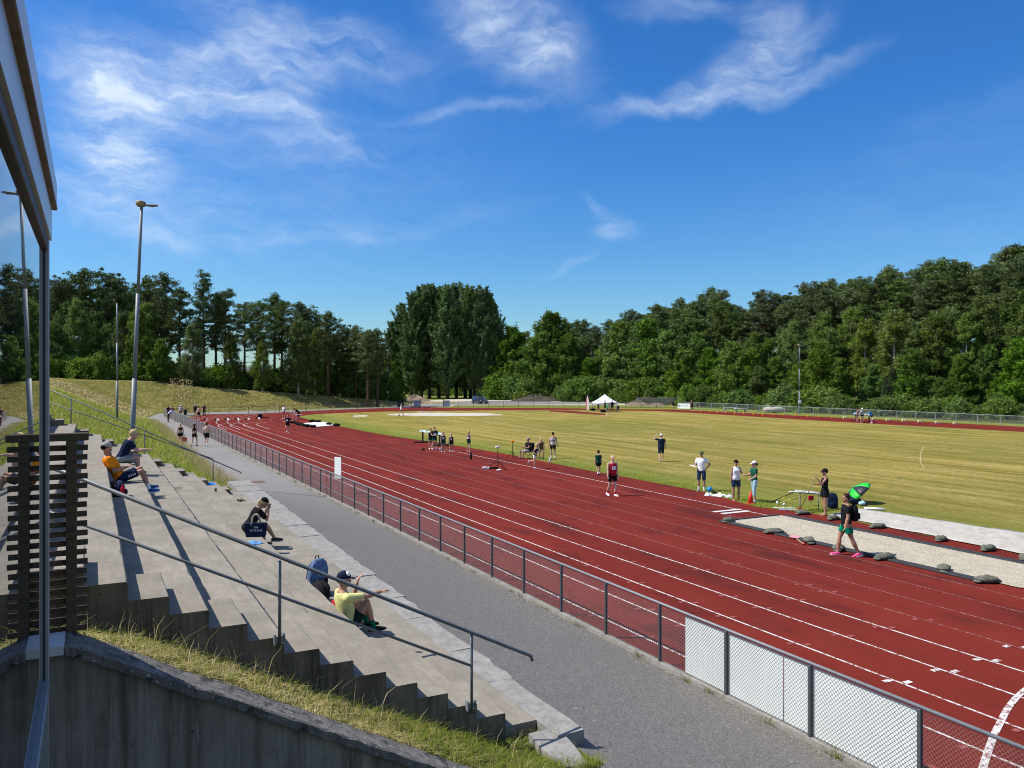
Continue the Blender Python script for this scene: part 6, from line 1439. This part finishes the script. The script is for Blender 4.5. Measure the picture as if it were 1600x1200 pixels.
for i, (px, py) in enumerate(((1320, 654.5), (1365, 656.5), (1387, 658), (1412, 659), (1437, 660.4), (1464, 661.8), (1492, 663.2))):
    t = thing('starting_block', 'pale yellow starting block on the back straight, one of a spread-out row', 'starting block', (*G(px, py), .006), .1, 'yellow blocks on the back straight'); m_ = M('pale_yellow_plastic', (.62, .58, .26), .5)
    MB().bbox((-.05, -.3, 0), (.05, .3, .06), .01).build('rail', STEEL, t)
    for s_ in (-.17, .17): MB().bbox((s_-.12, -.09, .02), (s_+.12, .09, .28), .03).build('pedal', m_, t)
# lamp posts
def lamp(lab, base, h, r, lean=0.0, arm=.5, box=None):
    t = thing('lamp_post', lab, 'lamp post', base, 0); t.rotation_euler = (0, lean, -A) if lean else (0, 0, -A); POLE = STEEL
    MB().tube([(0, 0, -.3), (0, 0, h*.33)], r, 12).build('lower_pole', POLE, t, True); MB().tube([(0, 0, h*.33), (0, 0, h*.66)], r*.80, 12).build('middle_pole', POLE, t, True); MB().tube([(0, 0, h*.66), (0, 0, h)], r*.6, 12).build('upper_pole', POLE, t, True)
    if arm:
        k = MB(); k.tube([(0, 0, h), (arm*.4, 0, h+.05), (arm, 0, h+.02)], .045, 8); k.bbox((arm*.35, -.12, h+.02), (arm*1.25, .12, h+.10), .03); k.build('lamp_arm', STEEL, t)
        k = MB(); k.tube([(-.05, .02, h-.02), (-.05, .02, h+.06), (-.05, .02, h+.19), (-.05, .02, h+.24)], [.12, .20, .22, .12], 14); k.build('lamp_head', M('tan_lamp_housing', (.30, .22, .12), .5), t, True)
    if box: MB().bbox((-.22, -r-.12, box), (.22, -r, box+.4), .02).build('sign_box', WHITE, t)
    return t
bz = 2.35; x, y = G(205, 692, bz); d = depth(x, y); lamp('tallest lamp mast, rising behind the far end of the stand', (x, y, hleft(x, y)), (692-322)/F*d + bz - hleft(x, y), .105, math.radians(2.3), .55)
bz = 2.2; x, y = G(183, 642, bz); d = depth(x, y); lamp('thin grey pole without a lamp on the grass bank behind the tall mast', (x, y, hleft(x, y)), (642-474)/F*d + bz - hleft(x, y), .10, .0, 0)
x, y = G(1243.5, 645.8); d = depth(x, y); lamp('pale lamp mast with a white box standing behind the back-straight fence', (x+.7, y, 0), 105/F*d, .10, 0, .5, .155*d/F*100)
x, y = DD(606, 158); lamp('thin grey lamp mast with a small sign at the end of the left bank', (x, y, 0), (632-545)/F*158, .09, 0, .4, 2.0)

# tent, flag, banner
x, y = G(945, 642.5); d = depth(x, y); u = d/F; tn = thing('gazebo_tent', 'white pop-up gazebo with a pointed roof beyond the infield', 'tent', (x, y, .008), -A + .30); wd = 30*u/2*1.0
TW = M('white_tent_cloth', (.82, .83, .84), .7, .03, 3)
pts_ = [(-wd, -wd), (wd, -wd), (wd, wd), (-wd, wd)]; hz1 = (642.5-628.5)*u; hz2 = (642.5-616)*u
m = MB(); n = 6; vs = []
for i in range(n+1):
    q = i/n; k_ = 1-q; z_ = lerp(hz1, hz2, q**1.25 if q < 1 else 1)
    vs += [(a*k_ if k_ else a*.01, b_*k_ if k_ else b_*.01, z_) for a, b_ in pts_]
m.add(vs, [(i*4+j, i*4+(j+1) % 4, i*4+4+(j+1) % 4, i*4+4+j) for i in range(n) for j in range(4)] + [(n*4, n*4+1, n*4+2, n*4+3)]); m.build('roof', TW, tn)
m = MB()
for j in range(4):
    a, b_ = pts_[j], pts_[(j+1) % 4]; m.add([(*a, hz1-.32), (*b_, hz1-.32), (*b_, hz1), (*a, hz1)], [(0, 1, 2, 3)])
o = m.build('valance', M('pale_blue_valance', (.50, .53, .66), .7, .05), tn); k = o.modifiers.new('t', 'SOLIDIFY'); k.thickness = .01; PEND.append(o)
for a, b_ in pts_: MB().tube([(a*.98, b_*.98, 0), (a*.98, b_*.98, hz1)], .035, 8).build('leg', STEEL, tn, True)
t = thing('feather_flag', 'narrow red and white feather flag left of the white gazebo', 'flag', (*G(917.5, 643), .008), -1.1); u = 143/F*.9
m = MB(); m.loft([[V((a, b_, z_)) for a, b_ in ((-w_, -.01), (w_*.2, -.01), (w_*.2, .01), (-w_, .01))] for z_, w_ in ((.25, .18), (1.6, .22), (2.1, .12))]); m.build('red_half', M('dull_red_flag', (.55, .13, .13), .7), t)
m = MB(); m.loft([[V((a, b_, z_)) for a, b_ in ((w_*.2, -.01), (w_*1.2, -.01), (w_*1.2, .01), (w_*.2, .01))] for z_, w_ in ((.25, .2), (1.6, .22), (2.3, .08))]); m.build('white_half', WHITE, t); MB().tube([(.08, .02, 0), (.08, .02, 2.45)], .025, 6).build('flagpole', STEEL, t, True)
for px, py, lab in ((926.5, 642, 'black bag lying on the turf between the flag and the gazebo'), (942.5, 644.5, 'black bag lying under the front edge of the gazebo')): x, y = G(px, py); blob('bag', lab, 'bag', (x, y, .01), (.5, .3, .2), C('black'), 0, None, int(px))
x, y = G(1069, 639.3); d = depth(x, y); bn = thing('banner', 'white banner with a blue emblem and lettering on the back-straight fence', 'banner', (x-.3, y-.3, .0), -1.15); bw = 17.5*d/F/2/.84; bh = 8.0*d/F
MB().bbox((-bw, -.02, .1), (bw, .02, .1+bh), .005).build('sheet', M('white_banner', (.80, .82, .78), .6, .03), bn); BLU = M('banner_blue', (.07, .12, .30), .6)
m = MB(); xx = -bw*.58     # a line of blue capitals, too small in the photograph to be read
for i, w_ in enumerate((.09, .08, .09, .06, .05, 0, .08, .09, .10, .08, .06, .08)):
    if w_:
        z0, z1 = .1+bh*.47, .1+bh*.60; x0, x1 = xx, xx+bw*w_; s_ = bw*.022
        m.box((x0, -.03, z0), (x0+s_, -.021, z1))
        if i % 3 != 1: m.box((x1-s_, -.03, z0), (x1, -.021, z1))
        if i % 2 == 0: m.box((x0+s_, -.03, z1-s_), (x1-s_, -.021, z1))
        if i % 3 != 2: m.box((x0+s_, -.03, (z0+z1)/2-s_/2), (x1-s_*1.01, -.021, (z0+z1)/2+s_/2))
        if i % 4 < 2: m.box((x0+s_, -.03, z0), (x1-s_*1.01, -.021, z0+s_))
    xx += bw*(w_ or .05) + bw*.025
m.build('lettering', BLU, bn)
m = MB(); zc = .1+bh*.53; m.loft([[V((-bw*.78+a, -.03, zc+b_)) for a, b_ in ((-.05, 0), (.10, -.26), (.10, .26))], [V((-bw*.78+a, -.021, zc+b_)) for a, b_ in ((-.05, 0), (.10, -.26), (.10, .26))]]); m.loft([[V((-bw*.78+a, -.03, zc+b_)) for a, b_ in ((-.16, 0), (-.06, -.16), (-.06, .16))], [V((-bw*.78+a, -.021, zc+b_)) for a, b_ in ((-.16, 0), (-.06, -.16), (-.06, .16))]]); m.build('emblem', BLU, bn)
# gate panels, bin, car, heaps, wall
for px, off, lab in ((656.5, -1, 'grey gate panel hung on the left gatepost at the far bend'), (692.5, 1, 'grey gate panel hung on the right gatepost at the far bend')):
    x, y = G(px, 636.2); t = thing('gate', lab, 'gate', (x, y, 0), -A); MB().bbox((-.07, -.07, 0), (.07, .07, 1.35), .01).build('gatepost', POSTB, t); MB().bbox((min(.1*off, off*1.1), -.02, .12), (max(.1*off, off*1.1), .02, 1.15), .005).build('panel', M('lavender_grey_panel', (.36, .36, .44), .6), t)
x, y = G(628.5, 636.5); t = thing('waste_bin', 'dark wheeled bin behind the far bend fence', 'bin', (x, y+.8, .0), -A); m = MB(); m.loft([[V((a*w_, b_*w_*.8, z_)) for a, b_ in ((-1, -1), (1, -1), (1, 1), (-1, 1))] for z_, w_ in ((.08, .42), (.95, .52))]); m.build('bin_body', C('black'), t); MB().bbox((-.56, -.47, .95), (.56, .47, 1.05), .03).build('lid', C('black'), t)
def car():
    x, y = G(755, 631.2); t = thing('parked_car', 'dark blue-grey hatchback parked on the road beyond the bend', 'car', (x, y+1.5, 0), -A + math.radians(205))
    # local: +y is the nose
    PAINT = M('dark_car_paint', (.030, .042, .055), .25, .1, 2, .4); GL = M('car_glass', (.02, .025, .04), .08)
    prof_ = [(-2.1, .35, .80), (-2.05, .3, 1.0), (-1.5, .22, 1.02), (-.6, .2, 1.0), (.6, .2, .98), (1.3, .22, .92), (1.95, .26, .78), (2.15, .35, .6)]
    m = MB(); m.loft([[V((-w_, y_, z0)), V((w_, y_, z0)), V((w_*1.04, y_, lerp(z0, z1, .6))), V((w_*.93, y_, z1)), V((-w_*.93, y_, z1)), V((-w_*1.04, y_, lerp(z0, z1, .6)))] for (y_, z0, z1), w_ in zip(prof_, (.78, .84, .88, .88, .88, .87, .82, .68))]); body = m.build('body', PAINT, t)
    m = MB(); m.loft([[V((-w_, y_, z_)), V((w_, y_, z_)), V((w_*.8, y2, z2)), V((-w_*.8, y2, z2))] for w_, y_, z_, y2, z2 in ((.82, -1.95, .98, -1.7, 1.46), (.83, -.2, .97, -.2, 1.52), (.80, 1.15, .94, .35, 1.46))]); m.build('cabin', GL, t)
    m = MB(); m.loft([[V((-.66, y_, z_)), V((.66, y_, z_)), V((.62, y_, z_+.035)), V((-.62, y_, z_+.035))] for y_, z_ in ((-1.72, 1.45), (-.2, 1.51), (.36, 1.45))]); m.build('roof', PAINT, t)
    for s_ in (-1, 1):
        MB().tube([(s_*.80, 1.16, .95), (s_*.645, .36, 1.47)], .035, 6).build('pillar', M('pale_pillar', (.25, .28, .31), .3), t); MB().tube([(s_*.81, -.35, .98), (s_*.65, -.3, 1.49)], .04, 6).build('pillar', PAINT, t)
        k = MB(); k.ball((s_*.62, 2.0, .70), (.17, .10, .09), 10, 8); k.build('headlight', M('headlight_glass', (.55, .60, .62), .1), t, True); MB().bbox((s_*.93-.08, .72, .93), (s_*.93+.08, .88, 1.07), .02).build('wing_mirror', PAINT, t)
        for y_ in (-1.3, 1.3):
            o = MB().tube([(s_*.70, y_, .32), (s_*.91, y_, .32)], .32, 18).build('wheel', C('black'), t, True); MB().tube([(s_*.90, y_, .32), (s_*.925, y_, .32)], .19, 14).build('rim', STEEL, o, True)
    MB().bbox((-.5, 2.10, .36), (.5, 2.17, .52), .01).build('grille', BLACK, t); MB().bbox((-.26, 2.165, .40), (.26, 2.18, .50), .003).build('number_plate', WHITE, t)
car()
def heap(lab, px, py, rx, ry, h, mat, d=None, rz=0.0, seed=0):
    x, y = DD(px, d) if d else G(px, py); g = np.random.default_rng(seed); ph = g.uniform(0, 6.28, 6); vs = []; fs = []; n = 36; mm = 12
    for i in range(mm+1):
        for k in range(n):
            a = 2*math.pi*k/n; r = i/mm; e = 1+.12*math.sin(3*a+ph[0])+.08*math.sin(5*a+ph[1]); z_ = h*(1-r)**.85*(1+.18*math.sin(4*a+ph[2]+r*6)) + (g.random()-.5)*.12*h*(0 < i < mm)
            vs.append((rx*r*e*math.cos(a), ry*r*e*math.sin(a), z_ if i < mm else -.1))
    for i in range(mm):
        for k in range(n): q = (k+1) % n; fs.append((i*n+k, (i+1)*n+k, (i+1)*n+q, i*n+q))
    o = MB().add(vs, fs).build('earth_heap', mat, None, True, (x, y, -.03)); o.rotation_euler.z = rz - A; tag(o, lab, 'heap')
heap('pale gravel heap beside the road below the poplars', 648, 0, 3.6, 2.2, 1.25, DIRT, 176, 0, 1)
heap('long dark earth heap at the road edge right of the parked car', 835, 0, 5.5, 2.5, 1.3, mat_patchy('dark_earth', (.05, .042, .032), (.10, .085, .065), (.03, .026, .02), 1.2, .8, .1), 172, 0, 2)
heap('tawny earth slope showing between trees right of the poplars', 806, 0, 5.5, 3, 2.6, DIRT, 186, 0, 3)
heap('reddish-brown earth heap against the low concrete wall', 996, 0, 2.6, 1.4, .95, DIRT, 145, 0, 4)
heap('brown earth patch with dry brush in front of the low concrete wall', 1025, 0, 2.0, 1.0, .65, DIRT, 143, 0, 5)
x, y = DD(1034, 148); o = MB().bbox((-4.6, -.15, -.1), (4.6, .15, 1.35), .03).build('concrete_wall', CONC, None, False, (x, y, 0)); o.rotation_euler.z = -A-.08; tag(o, 'low pale concrete wall at the forest edge behind the earth heaps', 'wall')
for px, py, w_, lab in ((1132, 642.6, 1.2, 'white bench-like trestle by the fence, left one of two near the back straight'), (1147, 643.4, 1.0, 'white bench-like trestle by the fence, right one of two near the back straight')):
    x, y = G(px, py); t = thing('bench', lab, 'bench', (x+1.6, y+.4, 0), -A*.3); MB().bbox((-w_, -.2, .42), (w_, .2, .5), .01).build('seat', WHITE, t)
    for s_ in (-1, 1): MB().bbox((s_*w_*.8-.05, -.18, -.05), (s_*w_*.8+.05, .18, .42), .01).build('leg', STEEL, t)
x, y = G(1196, 645); blob('covered_pile', 'pale covered pile on the ground behind the back-straight fence', 'pile', (x+2.2, y+.5, -.02), (1.7, .8, .42), TARP, -A, None, 71)
# drain covers let into the path
for px, py, w_, d_, lab in ((397, 753.5, .50, .42, 'reddish square drain cover in the asphalt near the end of the stand'), (252, 665, .5, .6, 'small dark drain cover in the far part of the path')):
    x, y = G(px, py); o = MB().bbox((-w_, -d_, -.02), (w_, d_, .008), .004).build('drain_cover', mat_patchy('rusty_grating', (.12, .075, .065), (.19, .12, .10), (.07, .05, .045), 8), None, False, (x, y, .001)); tag(o, lab, 'drain cover')
# house among the left trees
x, y = DD(352, 205); hs_ = thing('house', 'low house with a dark roof half hidden behind the trunks of the left wood', 'house', (x, y, 0), -A+.2)
MB().box((-9, -4, -1), (9, 4, 4.9)).build('wall', M('pale_house_wall', (.40, .42, .45), .8), hs_); m = MB(); m.add([(-9.6, -4.8, 4.9), (9.6, -4.8, 4.9), (9.6, 4.8, 4.9), (-9.6, 4.8, 4.9), (-9.6, 0, 7.6), (9.6, 0, 7.6)], [(0, 1, 5, 4), (2, 3, 4, 5), (1, 2, 5), (3, 0, 4), (3, 2, 1, 0)]); m.build('roof', M('grey_roof', (.10, .105, .12), .6), hs_)
for i in range(4): MB().box((-7.6+i*4.2, -4.05, 2.4), (-5.6+i*4.2, -3.98, 4.1)).build('window', GLASS, hs_)

# ------------------------------------------------------------------ bake the figures
bpy.context.view_layer.update(); dg = bpy.context.evaluated_depsgraph_get()
new = [(o, bpy.data.meshes.new_from_object(o.evaluated_get(dg), preserve_all_data_layers=True, depsgraph=dg)) for o in PEND]
for o, me in new:
    mats = [s_ for s_ in o.data.materials]; o.modifiers.clear(); o.data = me
    if not me.materials:
        for k in mats: me.materials.append(k)
    me.polygons.foreach_set('use_smooth', [True]*len(me.polygons))
